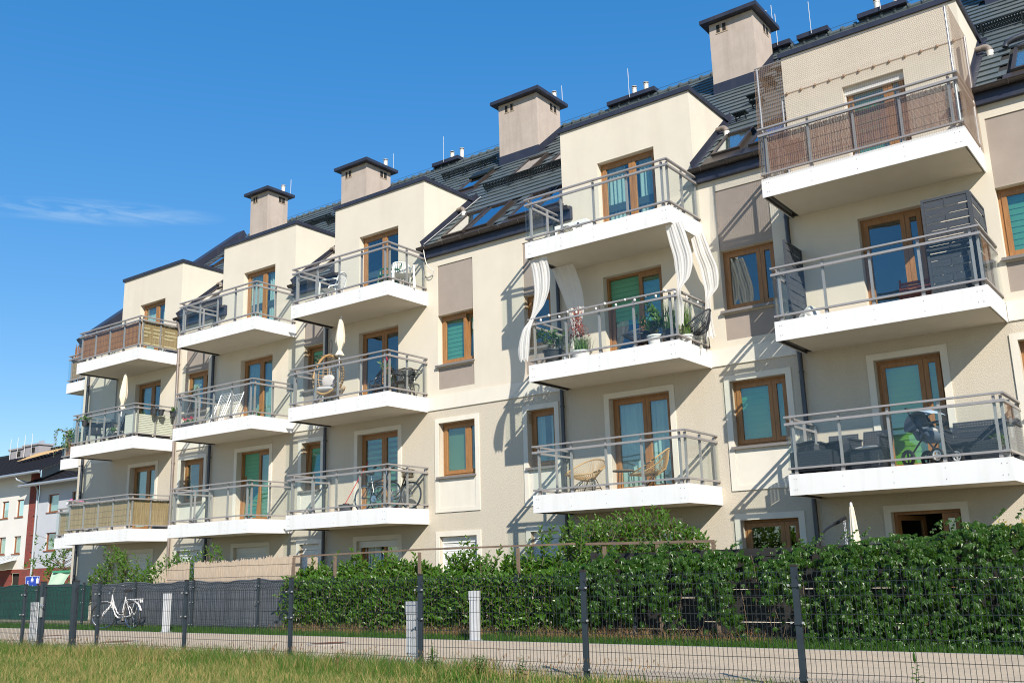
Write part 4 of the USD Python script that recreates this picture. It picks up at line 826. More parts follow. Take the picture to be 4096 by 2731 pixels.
def bush(label, name, cx, cy, rx, ry, z0, prof, n, seed, L=0.13, W=0.055, m='laurel_leaf', cat='shrub'):
    r = np.random.default_rng(seed); t = thing(name, label, cat, (cx, cy, 0), world=True); lm, ls = MB(), MB(); tips, H = [], []
    for i in range(n):
        a = r.uniform(-1, 1); x = cx+a*rx; top = prof(x); z = z0+(top-z0)*r.random()**0.75; k = math.sqrt(max(0.05, 1-a*a))
        y = cy+ry*k*r.uniform(-1, 0.7); tips.append((x, y, z)); H.append(r.uniform(0.25, 0.45))
    shoots(lm, ls, tips, H, r, L=L, W=W)
    for i in range(7): x = cx+r.uniform(-0.6, 0.6)*rx; ls.tube(spline([(x, cy, 0), (x+r.normal(0, 0.05), cy, prof(x)*0.5), (x+r.normal(0, 0.08), cy, prof(x)*0.85)], 6), [0.016, 0.014, 0.012, 0.01, 0.008, 0.005], 5)
    put(t, 'foliage', lm, m, kind='stuff'); put(t, 'stems', ls, 'stem_bark', kind='stuff'); return t
bush('tall laurel bush rising above the short timber rail', 'laurel_bush', -9.35, 16.3, 1.55, 0.5, 1.0, lambda x: np.interp(x, [-10.9, -10.1, -8.86, -8.3, -7.8], [2.05, 2.2, 2.32, 2.1, 1.7]), 380, 31)
bush('leafy laurel bush before the grey wall at far left', 'laurel_bush', -26.0, 15.9, 1.3, 0.4, 0.7, lambda x: np.interp(x, [-27.3, -26.6, -26.0, -25.2, -24.6], [1.35, 1.75, 2.3, 1.75, 1.2]), 200, 32)
bush('sparse tall laurel bush left of the reed mats', 'laurel_bush', -23.5, 15.95, 1.15, 0.35, 0.8, lambda x: np.interp(x, [-24.6, -24.4, -23.9, -23.1, -22.3], [1.5, 1.95, 1.7, 2.15, 1.7]), 120, 33)
bush('thin laurel shoots behind the long reed mat', 'laurel_bush', -21.9, 16.1, 0.5, 0.3, 0.9, lambda x: np.interp(x, [-22.4, -22.0, -21.4], [1.9, 2.2, 1.7]), 34, 34)
bush('yellow leaved shrub behind the creeper at the right edge', 'golden_shrub', -2.75, 15.6, 0.75, 0.3, 1.0, lambda x: np.interp(x, [-3.6, -3.0, -2.4], [1.55, 1.74, 1.78]), 130, 35, L=0.07, W=0.045, m='golden_leaf')
# small tree behind the sign and a pale canopy cloth
ty = thing('young_tree', 'small leafy tree behind the traffic sign at far left', 'tree', (-43.4, 24, 0), world=True)
r = np.random.default_rng(8); tm, tl = MB(), MB(); tips, H = [], []
tm.tube(spline([(-43.4, 24, 0), (-43.45, 24, 1.2), (-43.6, 24, 2.2), (-43.5, 24, 2.9)], 8), np.linspace(0.06, 0.02, 8), 6)
for i in range(60):
    p = np.array([-43.7+r.normal(0, 0.75), 24+r.normal(0, 0.5), 2.25+r.normal(0, 0.45)]); tm.tube([(-43.5, 24, p[2]-0.5), p], [0.015, 0.005], 4); tips.append(p); H.append(0.5)
shoots(tl, None, tips, H, r, dens=18, L=0.16, W=0.11, lean=0.6); put(ty, 'trunk', tm, 'stem_bark'); put(ty, 'crown', tl, 'laurel_leaf', kind='stuff')
mat('cloth_mint', (0.42, 0.56, 0.40), 0.8); mat('cloth_jade', (0.05, 0.30, 0.16), 0.8)
cn = thing('garden_canopy', 'pale green draped cloth canopy with dark green top at far left', 'canopy', (-39.9, 22, 0), world=True)
G = [[(-40.75+1.5*u+0.25*max(0, v-0.3)*(1-u), 22-0.35*v+0.05*math.sin(9*u+3*v), 1.66-v*0.75+0.06*math.cos(7*u)*v) for u in np.linspace(0, 1, 14)] for v in np.linspace(0, 1, 8)]
put(cn, 'side_cloth', MB().sheet(G), 'cloth_mint', True); put(cn, 'top_cloth', MB().box(-40.6, -39.2, 21.9, 23.2, 1.60, 1.68), 'cloth_jade'); put(cn, 'frame_leg', MB().tube([(-40.5, 22.2, 0), (-40.5, 22.2, 1.6)], 0.025, 6), 'fence_paint'); put(cn, 'frame_leg', MB().tube([(-39.3, 22.2, 0), (-39.3, 22.2, 1.6)], 0.025, 6), 'fence_paint')
# ------------------------------------------------------------------ slat fence with creeper
mat('black_slat', (0.022, 0.020, 0.020), 0.7, var=(3, 0.6, (2, 2, 14)), bump=(30, 0.2))
sf = thing('slat_fence', 'black horizontal slat fence mostly hidden under creeper', 'fence', (-5, 15.3, 0), world=True)
sx = [-9.6, -7.55, -5.5, -3.45, -1.4, 0.65]
for x in sx: put(sf, 'fence_post', MB().box(x-0.045, x+0.045, 15.27, 15.36, 0, 1.5), 'black_slat')
for a, b in zip(sx[:-1], sx[1:]):
    for k in range(11): put(sf, 'slat', MB().box(a+0.05, b-0.05, 15.29, 15.312, 0.06+0.128*k, 0.06+0.128*k+(0.116 if (k*7+int(a*10)) % 4 == 0 else 0.1265)), 'black_slat')
ch = thing('creeper_hedge', 'dense five leaved creeper hanging over the slat fence', 'creeper', (-5, 15.1, 0), world=True)
r = np.random.default_rng(21); cx = [-10.03, -8.32, -6.95, -6.21, -5.15, -3.87, -2.98, -2.41, -1.0, 0.6]; cz = [1.35, 1.50, 1.45, 1.34, 1.50, 1.58, 1.69, 1.75, 1.7, 1.5]
GAPS = [(-8.35, 0.35, 0.30, 0.30), (-7.55, 0.55, 0.22, 0.40), (-7.35, 0.20, 0.5, 0.2), (-6.5, 0.75, 0.24, 0.32), (-6.0, 0.30, 0.34, 0.34), (-5.55, 0.95, 0.16, 0.22), (-6.35, 0.3, 0.3, 0.35), (-9.0, 0.2, 0.4, 0.15), (-4.9, 0.25, 0.2, 0.18)]
P, D, N2, LL = [], [], [], []
def palm(p, down, nrm, s):
    side = np.cross(down, nrm)
    for a, k in ((-1.25, 0.62), (-0.6, 0.9), (0, 1.05), (0.6, 0.9), (1.25, 0.62)):
        P.append(p); D.append(norm(down*math.cos(a)+side*math.sin(a)+r.normal(0, 0.06, 3))); N2.append(norm(nrm+r.normal(0, 0.14, 3))); LL.append(s*k)
n = 0
while n < 8200:
    x = r.uniform(-10.1, 0.6); top = np.interp(x, cx, cz)+0.05*math.sin(5.3*x)+0.03*math.sin(13*x); u = r.random()
    z = top*(1-u**1.15*0.97)
    if any(((x-g[0])/g[2])**2+((z-g[1])/g[3])**2 < 1 for g in GAPS) and r.random() < 0.93: continue
    if x < -9.2 and z < 0.9 and r.random() < 0.5: continue
    bulge = 0.20*math.sin(math.pi*min(1, z/top))+0.10*meshkit.noise(np.array([[x*1.7, z*1.7, 3.0]]))[0] if hasattr(meshkit, 'noise') else 0.2
    front = r.random() < 0.86
    if front and r.random() < 0.62:
        sid = int((x+20)/0.17); sr_ = np.random.default_rng(sid); sxc = -20+0.17*sid+sr_.uniform(0, 0.17); slen = sr_.uniform(0.35, 1.0)*top; x = sxc+0.10*math.sin(2.2*z+sid)+r.normal(0, 0.045)
        if z < top-slen and x < -4.6: continue
        bulge += 0.08+0.12*sr_.random()
    y = 15.22-bulge-abs(r.normal(0, 0.05)) if front else 15.35+r.uniform(0, 0.35)
    if not front: z = max(z, 0.8*top)
    if top-z < 0.10: y = 15.15+r.uniform(-0.15, 0.45)
    nrm = norm((r.normal(0, 0.45), -1.0, 0.35+r.normal(0, 0.3)+(0.9 if top-z < 0.12 else 0))); dn = np.array([r.normal(0, 0.35), -0.25, -1.0]); dn = norm(dn-nrm*np.dot(dn, nrm))
    palm(np.array([x, y, z]), dn, nrm, r.uniform(0.06, 0.115)); n += 1
for i in range(900):
    x = r.uniform(-5.2, 0.6); z = r.uniform(0.03, 0.55); y = 15.0-0.75*(1-z/0.6)*r.random()**0.7
    nrm = norm((r.normal(0, 0.4), -0.9, 0.6+r.normal(0, 0.3))); dn = np.array([r.normal(0, 0.35), -0.3, -0.9]); palm(np.array([x, y, z]), norm(dn-nrm*np.dot(dn, nrm)), nrm, r.uniform(0.06, 0.10))
for i in range(26):      # loose runners above the top
    x = r.uniform(-9.6, -1); top = np.interp(x, cx, cz)
    for k in range(5): palm(np.array([x+0.035*k, 15.15+r.normal(0, 0.05), top+0.05+0.03*k+r.normal(0, 0.015)]), norm((0.4, -0.5, -0.6)), norm((r.normal(0, 0.3), -0.7, 0.7)), r.uniform(0.04, 0.07))
P = np.array(P); LL = np.array(LL)
put(ch, 'foliage', leaf_mesh(P, np.array(D), np.array(N2), LL, LL*0.42, 0.22), 'creeper_leaf', kind='stuff')
vm = MB()
for i in range(60):
    x = r.uniform(-9.9, 0.4); z = r.uniform(0.7, 1.4); vm.tube(spline([(x, 15.12, z), (x+r.normal(0, 0.08), 15.0, z*0.6), (x+r.normal(0, 0.12), 15.02, r.uniform(0.05, 0.3))], 7), 0.004, 4)
put(ch, 'vines', vm, 'vine_stem', kind='stuff')
# ------------------------------------------------------------------ grass
leafmat('lawn_blade', [(0.06, 0.135, 0.014), (0.115, 0.20, 0.022), (0.085, 0.165, 0.016), (0.20, 0.26, 0.04), (0.10, 0.18, 0.02), (0.155, 0.225, 0.03)], (0.20, 0.30, 0.05), 0.5, 0.28, 0.3)
leafmat('verge_blade', [(0.035, 0.09, 0.010), (0.07, 0.14, 0.015), (0.05, 0.11, 0.012), (0.11, 0.17, 0.03), (0.17, 0.16, 0.05)], (0.14, 0.30, 0.03), 0.5, 0.25, 0.3)
leafmat('dry_blade', [(0.36, 0.29, 0.11), (0.48, 0.38, 0.17), (0.40, 0.34, 0.12), (0.30, 0.26, 0.08), (0.56, 0.45, 0.24)], (0.45, 0.36, 0.15), 0.6, 0.25, 0.2)
leafmat('straw_blade', [(0.24, 0.15, 0.075), (0.34, 0.23, 0.12), (0.18, 0.11, 0.05)], (0.25, 0.18, 0.08), 0.7, 0.2, 0.2)
def blades(x, y, h, r, w=0.006, bend=0.5):
    n = len(x); a = r.uniform(0, 2*PI, n); bx_ = np.cos(a)*bend*h*r.uniform(0.2, 1.2, n); by = np.sin(a)*bend*h*r.uniform(0.2, 1.2, n); t = r.uniform(0, 2*PI, n); wx, wy = np.cos(t)*w, np.sin(t)*w
    V = np.stack([np.stack([x-wx, y-wy, 0*x-0.03], 1), np.stack([x+wx, y+wy, 0*x-0.03], 1), np.stack([x+bx_*0.35-wx*.7, y+by*0.35-wy*.7, h*0.55], 1), np.stack([x+bx_*0.35+wx*.7, y+by*0.35+wy*.7, h*0.55], 1), np.stack([x+bx_, y+by, h*r.uniform(0.8, 1.0, n)], 1)], 1).reshape(-1, 3)
    k = np.arange(n)[:, None]*5
    return V, np.concatenate([k+np.array([[0, 1, 2]]), k+np.array([[1, 3, 2]]), k+np.array([[2, 3, 4]])])
r = np.random.default_rng(3)
n = 190000; x = r.uniform(-33, -1.0, n); y = r.uniform(5.6, 9.95, n); near = (y > 0.0)
keep = (x/y < -0.2) & (x/y > -3.6); x, y = x[keep], y[keep]
cl = meshkit.noise(np.stack([x*0.8, y*1.1, 0*x], 1)) if hasattr(meshkit, 'noise') else 0*x
h = 0.062+0.035*cl+r.uniform(-0.03, 0.035, len(x)); tuf = meshkit.noise(np.stack([x*1.9, y*2.4, 0*x+2], 1)); h = np.where((y > 8.8) & (y < 9.8), h*(1.5+2.2*np.clip(tuf+0.05, 0, 1)), h*(1+0.8*np.clip(tuf, 0, 1))); h = np.where(y > 9.85, h*0.6, h); keep = (y < 9.85) | (r.random(len(x)) < 0.3); keep &= (x < -7.5) | (r.random(len(x)) < 0.45); h = np.where(x > -7.5, h*0.6, h); x, y, h = x[keep], y[keep], np.clip(h[keep], 0.03, 0.3)
cl2 = meshkit.noise(np.stack([x*0.55, y*0.9, 0*x+9], 1))+0.6*meshkit.noise(np.stack([x*2.3, y*2.9, 0*x+4], 1)); dry = r.random(len(x)) < np.clip(0.05+0.70*cl2+0.05*(8.4-y), 0.01, 0.6)
V1, G1 = blades(x[dry], y[dry], h[dry]*0.9, r, 0.003, 0.8); lgd = put('/World', 'dry_lawn_grass', (V1, G1), 'dry_blade', kind='stuff'); say(stage.GetPrimAtPath(lgd), 'straw coloured dry blades through the near grass')
lg = put('/World', 'lawn_grass', blades(x[~dry], y[~dry], h[~dry], r, 0.0036), 'lawn_blade', kind='stuff'); say(stage.GetPrimAtPath(lg), 'rough half dry grass in front of the near wire fence')
n = 420; x = r.uniform(-20, -5, n); y = r.uniform(9.0, 9.75, n); V, F = blades(x, y, r.uniform(0.16, 0.34, n), r, 0.0022, 0.35); tallm = MB().add(V, F)
tv = V.reshape(-1, 5, 3)[:, 4]; P = np.repeat(tv, 3, 0)-np.array([0, 0, 0.03])+r.normal(0, 0.005, (len(tv)*3, 3)); tallm.add(*leaf_mesh(P, np.tile([0.2, 0.1, 1.0], (len(P), 1))+r.normal(0, 0.2, (len(P), 3)), r.normal(0, 1, (len(P), 3)), 0.045, 0.009))
sgp = put('/World', 'seed_grass', tallm, 'straw_blade', kind='stuff'); say(stage.GetPrimAtPath(sgp), 'tall thin grass stems with dry seed heads along the near fence')
n = 42000; x = r.uniform(-38, 0, n); y = 14.1+1.0*r.random(n)**0.8
vg = put('/World', 'verge_grass', blades(x, y, np.clip(r.normal(0.06, 0.025, n)*(1+0.7*(y-14.1)), 0.02, 0.2), r, 0.005), 'verge_blade', kind='stuff'); say(stage.GetPrimAtPath(vg), 'green grass verge between the path and the back fence')
n = 5200; x = np.concatenate([r.normal(c, 0.5, n//8) for c in (-17.0, -15.5, -13.6, -12.4, -10.3, -9.3, -8.6, -7.0)]); y = r.uniform(14.75, 15.3, len(x))
dg = put('/World', 'dry_straw', blades(x, y, r.uniform(0.06, 0.30, len(x)), r, 0.004, 0.9), 'straw_blade', kind='stuff'); say(stage.GetPrimAtPath(dg), 'dry brown straw under the hedge')
def weed(label, x, y, h, n, seed, L=0.06, W=0.04, spike=True):
    r = np.random.default_rng(seed); t = thing('weed', label, 'weed', (x, y, 0), world=True); sm = MB(); P, D, N2 = [], [], []
    for j in range(max(1, n//14)):
        bx_ = x+r.normal(0, 0.05*(n > 16)); top = np.array([bx_+r.normal(0, 0.04), y+r.normal(0, 0.03), h*r.uniform(0.75, 1.0)]); b = np.array([bx_, y, 0]); sm.tube([b, (b+top)/2+r.normal(0, 0.01, 3), top], [0.005, 0.004, 0.002], 4)
        for i in range(14):
            f = 0.2+0.75*i/14; a = i*2.4; P.append(b+(top-b)*f); D.append(norm((math.cos(a), math.sin(a), 0.25))); N2.append(norm((r.normal(0, .2), r.normal(0, .2), 1)))
    k = np.linspace(1.2, 0.5, 14); LL = np.tile(L*k, max(1, n//14))
    put(t, 'stem', sm, 'verge_blade'); put(t, 'leaves', leaf_mesh(np.array(P), np.array(D), np.array(N2), LL, LL*W/L), 'pot_leaf', kind='stuff')
    if spike: put(t, 'flower_spike', MB().lathe([(0.001, 0), (0.012, 0.03), (0.009, 0.08), (0.001, 0.11)], (x, y, h*0.92), 7, lambda i, th: 1+0.25*math.sin(5*th+i)), 'verge_blade')
weed('broad leaved weed with a flower spike at bottom right corner', -2.57, 9.4, 0.36, 14, 41, 0.10, 0.06)
for k, (x, lab) in enumerate([(-8.35, 'bushy green weed at the foot of the post right of the near bollard'), (-7.6, 'low leafy weed by the third near fence post from the right'), (-11.9, 'leafy weed tuft left of the near aluminium bollard'), (-13.2, 'dense low nettle clump beside the near fence post'), (-6.9, 'spindly weed at the middle of the near fence'), (-10.1, 'small weed clump below the near aluminium bollard'), (-17.6, 'green weed clump at the foot of the narrow gate')]):
    weed(lab, x, 9.42, (0.42, 0.34, 0.22, 0.2, 0.3, 0.24, 0.2)[k], (70, 56, 84, 98, 28, 56, 84)[k], 50+k, 0.085, 0.042, False)
# ------------------------------------------------------------------ aluminium bollard lights
mat('alu_white', (0.60, 0.61, 0.63), 0.4, var=(6, 0.9), metal=0.25)
for k, (x, y, hh) in enumerate([(-18.66, 9.80, 0.88), (-20.87, 14.14, 0.90), (-8.98, 9.80, 0.87), (-11.44, 14.12, 0.88)]):
    t = thing('bollard_light', ['pale aluminium bollard light beside the garden gate', 'pale aluminium bollard light right of the white bicycle', 'pale aluminium bollard light behind the near fence, middle of the picture', 'pale aluminium bollard light against the laurel hedge'][k], 'bollard light', (x, y, 0), group='aluminium bollard lights along the path')
    m = MB(); w = 0.085; m.box(-w, w, -w*0.6, w*0.6, 0, hh-0.16)
    for i in range(5): m.box(-w+0.012+i*0.034, -w+0.026+i*0.034, -w*0.6-0.006, -w*0.6, 0.02, hh-0.17)
    put(t, 'column', m, 'alu_white'); put(t, 'head', MB().box(-w-0.004, w+0.004, -w*0.6-0.01, w*0.6+0.004, hh-0.16, hh), 'alu_white'); put(t, 'base_plate', MB().box(-w-0.02, w+0.02, -w, w, 0.0, 0.03), 'zinc')
# ------------------------------------------------------------------ things on the balconies and in the gardens
mat('paint_white', (0.75, 0.73, 0.72), 0.35, var=(9, 0.9)); mat('black_rubber', (0.018, 0.018, 0.018), 0.7); mat('black_gloss', (0.02, 0.02, 0.022), 0.3); mat('chrome', (0.6, 0.6, 0.6), 0.22, metal=1.0)
mat('plastic_white', (0.74, 0.73, 0.70), 0.4); mat('plastic_green', (0.01, 0.085, 0.05), 0.4); mat('canvas_cream', (0.70, 0.62, 0.49), 0.9, var=(6, 0.9)); mat('pot_black', (0.03, 0.032, 0.036), 0.5); mat('pot_white', (0.72, 0.71, 0.69), 0.5)
mat('soil_pot', (0.05, 0.035, 0.025), 0.95); mat('rattan_honey', (0.50, 0.33, 0.16), 0.6, isl=[(0.42, 0.26, 0.11), (0.58, 0.40, 0.21)]); mat('rattan_black', (0.035, 0.04, 0.05), 0.5, isl=[(0.025, 0.03, 0.04), (0.055, 0.06, 0.072)])
mat('cushion_grey', (0.55, 0.51, 0.50), 0.95, var=(7, 0.88)); mat('red_plastic', (0.45, 0.02, 0.02), 0.4); mat('bucket_grey', (0.07, 0.075, 0.085), 0.5); mat('redwood', (0.24, 0.05, 0.025), 0.6, var=(6, 0.7)); mat('trellis_grey', (0.075, 0.085, 0.105), 0.75, isl=[(0.055, 0.064, 0.08), (0.10, 0.11, 0.13), (0.075, 0.085, 0.105)], var=(4, 0.65, (2, 2, 14)))
mat('slate_cloth', (0.08, 0.10, 0.14), 0.8); mat('hood_cloth', (0.30, 0.38, 0.47), 0.85); mat('navy_cloth', (0.015, 0.02, 0.07), 0.9); mat('cream_slat', (0.62, 0.60, 0.50), 0.6); mat('net_cord', (0.33, 0.22, 0.15), 0.8); mat('petal_red', (0.55, 0.02, 0.05), 0.5); mat('petal_pink', (0.60, 0.10, 0.35), 0.5); mat('plume_rust', (0.36, 0.10, 0.045), 0.8, isl=[(0.26, 0.06, 0.03), (0.45, 0.15, 0.07)])
mat('bulb_white', (0.8, 0.79, 0.76), 0.2); mat('grey_plastic', (0.30, 0.31, 0.32), 0.5); mat('clear_bag', (0.6, 0.58, 0.54), 0.3)
MAT['sheer_cloth'] = usdkit.material(stage, '/World/Looks/sheer_cloth', {'d': ('diffuse_bsdf', {'color': (0.84, 0.82, 0.79)}), 't': ('translucent_bsdf', {'color': (0.82, 0.80, 0.77)}), 'c': ('transparent_bsdf', {}), 'm': ('mix_closure', {'fac': 0.42}), 'm2': ('mix_closure', {'fac': 0.06})},
    [('d.BSDF', 'm.closure1'), ('t.BSDF', 'm.closure2'), ('m.closure', 'm2.closure1'), ('c.BSDF', 'm2.closure2')], surface='m2.closure')
leafmat('grass_green', [(0.10, 0.19, 0.03), (0.20, 0.26, 0.06), (0.14, 0.22, 0.04)], (0.25, 0.35, 0.06), 0.4, 0.25)
F1, F2, F3 = FL[1], FL[2], FL[3]
def bicycle(label, loc, rz, lean, cm, rack=True, city=True, group=None, R=0.34, steer=0.0):
    t = thing('bicycle', label, 'bicycle', loc, rz, group); M = rotm('x', lean); WB = 1.07
    def pt(name, mb, m, sm=40, parent=None, turn=False):
        if turn and steer: mb.xf(np.eye(3), (-0.86, 0, 0)); mb.xf(rotm('z', steer), (0.86, 0, 0))
        return put(parent or t, name, mb.xf(M), m, sm)
    for hx, nm in ((0, 'rear'), (WB, 'front')):
        w = sub(t, 'wheel'); c = np.array([hx, 0, R]); ring = lambda rr: [c+rr*np.array([math.cos(a), 0, math.sin(a)]) for a in np.linspace(0, 2*PI, 28, endpoint=False)]
        pt('tyre', MB().tube(ring(R-0.017), 0.018, 6, True), 'black_rubber', 40, w, hx > 0); pt('rim', MB().tube(ring(R-0.042), 0.011, 5, True), 'chrome', 40, w, hx > 0)
        sp = MB()
        for k in range(24): a = k*2*PI/24; b = a+(0.5 if k % 2 else -0.5); sp.tube([c+(0.02*math.cos(b), 0.02*(-1)**k, 0.02*math.sin(b)), c+((R-0.045)*math.cos(a), 0, (R-0.045)*math.sin(a))], 0.0016, 3)
        pt('spokes', sp, 'chrome', False, w, hx > 0); pt('hub', MB().tube([c-(0, 0.05, 0), c+(0, 0.05, 0)], 0.022, 8), 'chrome', 40, w, hx > 0)
    bb, st, hd, hb = np.array([0.44, 0, 0.29]), np.array([0.27, 0, 0.80]), np.array([0.82, 0, 0.86]), np.array([0.87, 0, 0.66]); f, fk = MB(), MB()
    f.tube([bb, st], 0.017, 7).tube([hd, hb], 0.02, 7)
    if city:
        f.tube(spline([hb+(0, 0, .03), (0.74, 0, 0.42), (0.62, 0, 0.30), bb]), 0.019, 7).tube(spline([hd-(0, 0, 0.03), (0.76, 0, 0.62), (0.60, 0, 0.40), (0.38, 0, 0.43)]), 0.017, 7)
    else: f.tube([hb, bb], 0.021, 7).tube([hd-(0, 0, .04), st-(0, 0, 0.12)], 0.018, 7)
    for s in (-1, 1):
        f.tube([bb+(0, s*.02, 0), (0, s*.055, R)], 0.010, 5).tube([st-(0, 0, 0.06), (0, s*.055, R)], 0.009, 5)
        fk.tube(spline([hb, hb+(0.03, s*.045, -0.1), (WB-0.06, s*.05, R+0.12), (WB, s*.05, R)], 10), 0.012, 5)
    pt('frame', f, cm); pt('fork', fk, cm, 40, None, True)
    pt('handlebar', MB().tube([hd, hd+(-0.02, 0, 0.16)], 0.013, 6).tube(spline([hd+(-0.20, -0.27, 0.16), hd+(-0.05, -0.25, 0.20), hd+(0.02, -0.05, 0.17), hd+(0.02, 0.05, 0.17), hd+(-0.05, 0.25, 0.20), hd+(-0.20, 0.27, 0.16)], 16), 0.012, 6), 'chrome', 40, None, True)
    pt('grips', MB().tube([hd+(-0.20, -0.27, 0.16), hd+(-0.10, -0.262, 0.185)], 0.018, 6).tube([hd+(-0.20, 0.27, 0.16), hd+(-0.10, 0.262, 0.185)], 0.018, 6), 'black_rubber', 40, None, True)
    sd = MB().lathe([(0.001, 0.055), (0.06, 0.05), (0.105, 0.025), (0.10, -0.01), (0.05, -0.03), (0.001, -0.03)], n=14).xf(np.diag([1.35, 1.0, 1.0]), (-0.03, 0, 0)); V = sd.V[0]; V[:, 1] *= np.clip(1.0-2.6*(V[:, 0]+0.02), 0.35, 1.05)
    sd.xf(np.eye(3), st+np.array([-0.03, 0, 0.14])); pt('saddle', sd, 'black_gloss'); pt('seat_post', MB().tube([st, st+(-0.03, 0, 0.12)], 0.012, 6), 'chrome')
    pt('crank', MB().lathe([(0.001, -0.004), (0.09, -0.004), (0.09, 0.004), (0.001, 0.004)], n=18).xf(rotm('x', PI/2), bb+np.array([0, -0.045, 0])).bar(bb+(0, -0.06, 0), bb+(0.12, -0.06, -0.11), 0.02, 0.012).bar(bb+(0, 0.06, 0), bb+(-0.12, 0.06, 0.11), 0.02, 0.012), 'chrome')
    pt('pedals', MB().box(bb[0]+0.08, bb[0]+0.17, -0.15, -0.07, bb[2]-0.125, bb[2]-0.10).box(bb[0]-0.17, bb[0]-0.08, 0.07, 0.15, bb[2]+0.10, bb[2]+0.125), 'black_rubber')
    if rack:
        pt('luggage_rack', MB().tube([(-0.36, -0.06, 0.74), (-0.36, 0.06, 0.74), (0.18, 0.06, 0.735), (0.18, -0.06, 0.735)], 0.008, 5, True).tube([(-0.2, 0, 0.74), (0.18, 0, 0.735)], 0.006, 5).tube([(-0.2, -0.06, 0.74), (0, -0.06, R)], 0.006, 5).tube([(-0.2, 0.06, 0.74), (0, 0.06, R)], 0.006, 5).box(-0.37, -0.355, -0.05, 0.05, 0.66, 0.73), cm if city else 'black_gloss')
        for cx_, a0, a1 in ((0, 0.35, 3.2), (WB, 0.75, 2.9)):
            G = [[(cx_+(R+0.03)*math.cos(a)-0, s, R+(R+0.03)*math.sin(a)-0.006*abs(s)/0.03) for s in (-0.03, 0, 0.03)] for a in np.linspace(a0 if cx_ else PI-a1, a1 if cx_ else PI-a0, 16)]
            pt('mudguard', MB().sheet(G), cm, 40, None, cx_ > 0)
    pt('headlamp', MB().lathe([(0.001, 0.04), (0.035, 0.03), (0.03, -0.03), (0.001, -0.04)], n=10).xf(rotm('y', PI/2), hd+np.array([0.09, 0, 0.05])), 'chrome' if city else 'black_gloss', 40, None, True)
    return t
bicycle('white step-through bicycle parked against the grey cloth fence', (-23.02, 14.62, 0.02), PI+0.06, -0.05, 'paint_white', steer=0.55)
bicycle('black mountain bicycle on the balcony below the egg chair, nearest the rail', (-17.98, 17.72, F1), -0.06, -0.08, 'black_gloss', rack=False, city=False)
b2 = bicycle('black city bicycle with wicker basket against the balcony wall', (-17.78, 18.12, F1), 0.02, -0.06, 'black_gloss', rack=True, city=True, R=0.35)
bk = MB()
for k in range(7): z = 0.80+0.032*k; s = 0.85+0.025*k; bk.tube([(0.98-0.11*s, -0.15*s, z), (0.98+0.11*s, -0.15*s, z), (0.98+0.11*s, 0.15*s, z), (0.98-0.11*s, 0.15*s, z)], 0.008, 4, True)
for k in range(16): a = k*2*PI/16; bk.tube([(0.98+0.10*math.cos(a), 0.13*math.sin(a), 0.79), (0.98+0.125*math.cos(a), 0.165*math.sin(a), 1.0)], 0.006, 4)
bk.box(0.90, 1.06, -0.11, 0.11, 0.785, 0.80); put(b2, 'basket', bk, 'stem_bark')
mp = thing('mop', 'red handled mop leaning on the wall beside the balcony bicycles', 'mop', (-18.9, 17.95, F1), world=True)
put(mp, 'handle', MB().tube([(-18.93, 17.92, F1+0.12), (-18.52, 18.45, F1+1.36)], 0.012, 6), 'red_plastic'); put(mp, 'head', MB().lathe([(0.001, 0.13), (0.03, 0.12), (0.05, 0.05), (0.10, 0.0), (0.001, 0.0)], (-18.94, 17.9, F1+0.05), 10), 'bucket_grey')
bu = thing('bucket', 'grey mop bucket with red wringer on the balcony floor', 'bucket', (-18.72, 17.85, F1)); put(bu, 'tub', MB().lathe([(0.001, 0.01), (0.13, 0.01), (0.17, 0.20), (0.18, 0.20), (0.18, 0.22), (0.16, 0.22), (0.12, 0.03)], n=16).xf(np.diag([1.3, 0.9, 1])), 'bucket_grey', 40); put(bu, 'wringer', MB().lathe([(0.04, 0.14), (0.08, 0.25), (0.09, 0.25), (0.05, 0.13)], n=12), 'red_plastic', 40)
def parasol(label, x, y, z0, ztop, zlow, lean=0.0, flare=True, fat=1.0):
    t = thing('parasol', label, 'parasol', (x, y, z0)); H, Lo = ztop-z0, zlow-z0; M = rotm('y', lean)
    put(t, 'pole', MB().tube([(0, 0, 0), (0, 0, H-0.02)], 0.02, 8).xf(M), 'paint_white', 40)
    fold = lambda i, th: 1+0.16*math.sin(8*th+0.35*i)+0.07*math.sin(5*th-i)
    c = [(0.014, H), (0.045, H-0.05), (0.075, H-0.25*(H-Lo)), (0.11, H-0.55*(H-Lo)), (0.118, H-0.75*(H-Lo)), (0.065, Lo+0.06*(H-Lo))]
    c = [(a*fat, b) for a, b in c]
    if flare: c += [(0.045, Lo), (0.075, Lo-0.07), (0.11, Lo-0.15), (0.06, Lo-0.17)]
    put(t, 'canopy', MB().lathe(c, n=28, mod=fold).xf(M), 'canvas_cream', 50); put(t, 'finial', MB().lathe([(0.001, H+0.04), (0.02, H+0.03), (0.024, H-0.02)], n=8).xf(M), 'plastic_white', 40)
    if flare: put(t, 'tie_band', MB().lathe([(0.052, Lo+0.0), (0.058, Lo+0.02), (0.052, Lo+0.04)], n=14).xf(M), 'canvas_cream', 40)
    put(t, 'foot', MB().lathe([(0.001, 0.07), (0.05, 0.07), (0.20, 0.03), (0.22, 0.0), (0.001, 0.0)], n=16), 'pot_black', 40)
    return t
parasol('closed cream parasol beside the hanging egg chair', -18.6, 17.38, F2, 7.90, 7.02, 0.05)
parasol('closed cream parasol leaning on the terrace balcony with slatted screen', -28.85, 17.42, F2, 7.80, 6.80, 0.09)
parasol('closed beige parasol standing in the garden behind the creeper', -5.2, 16.5, 0, 2.14, 0.95, -0.02, False, 0.72)
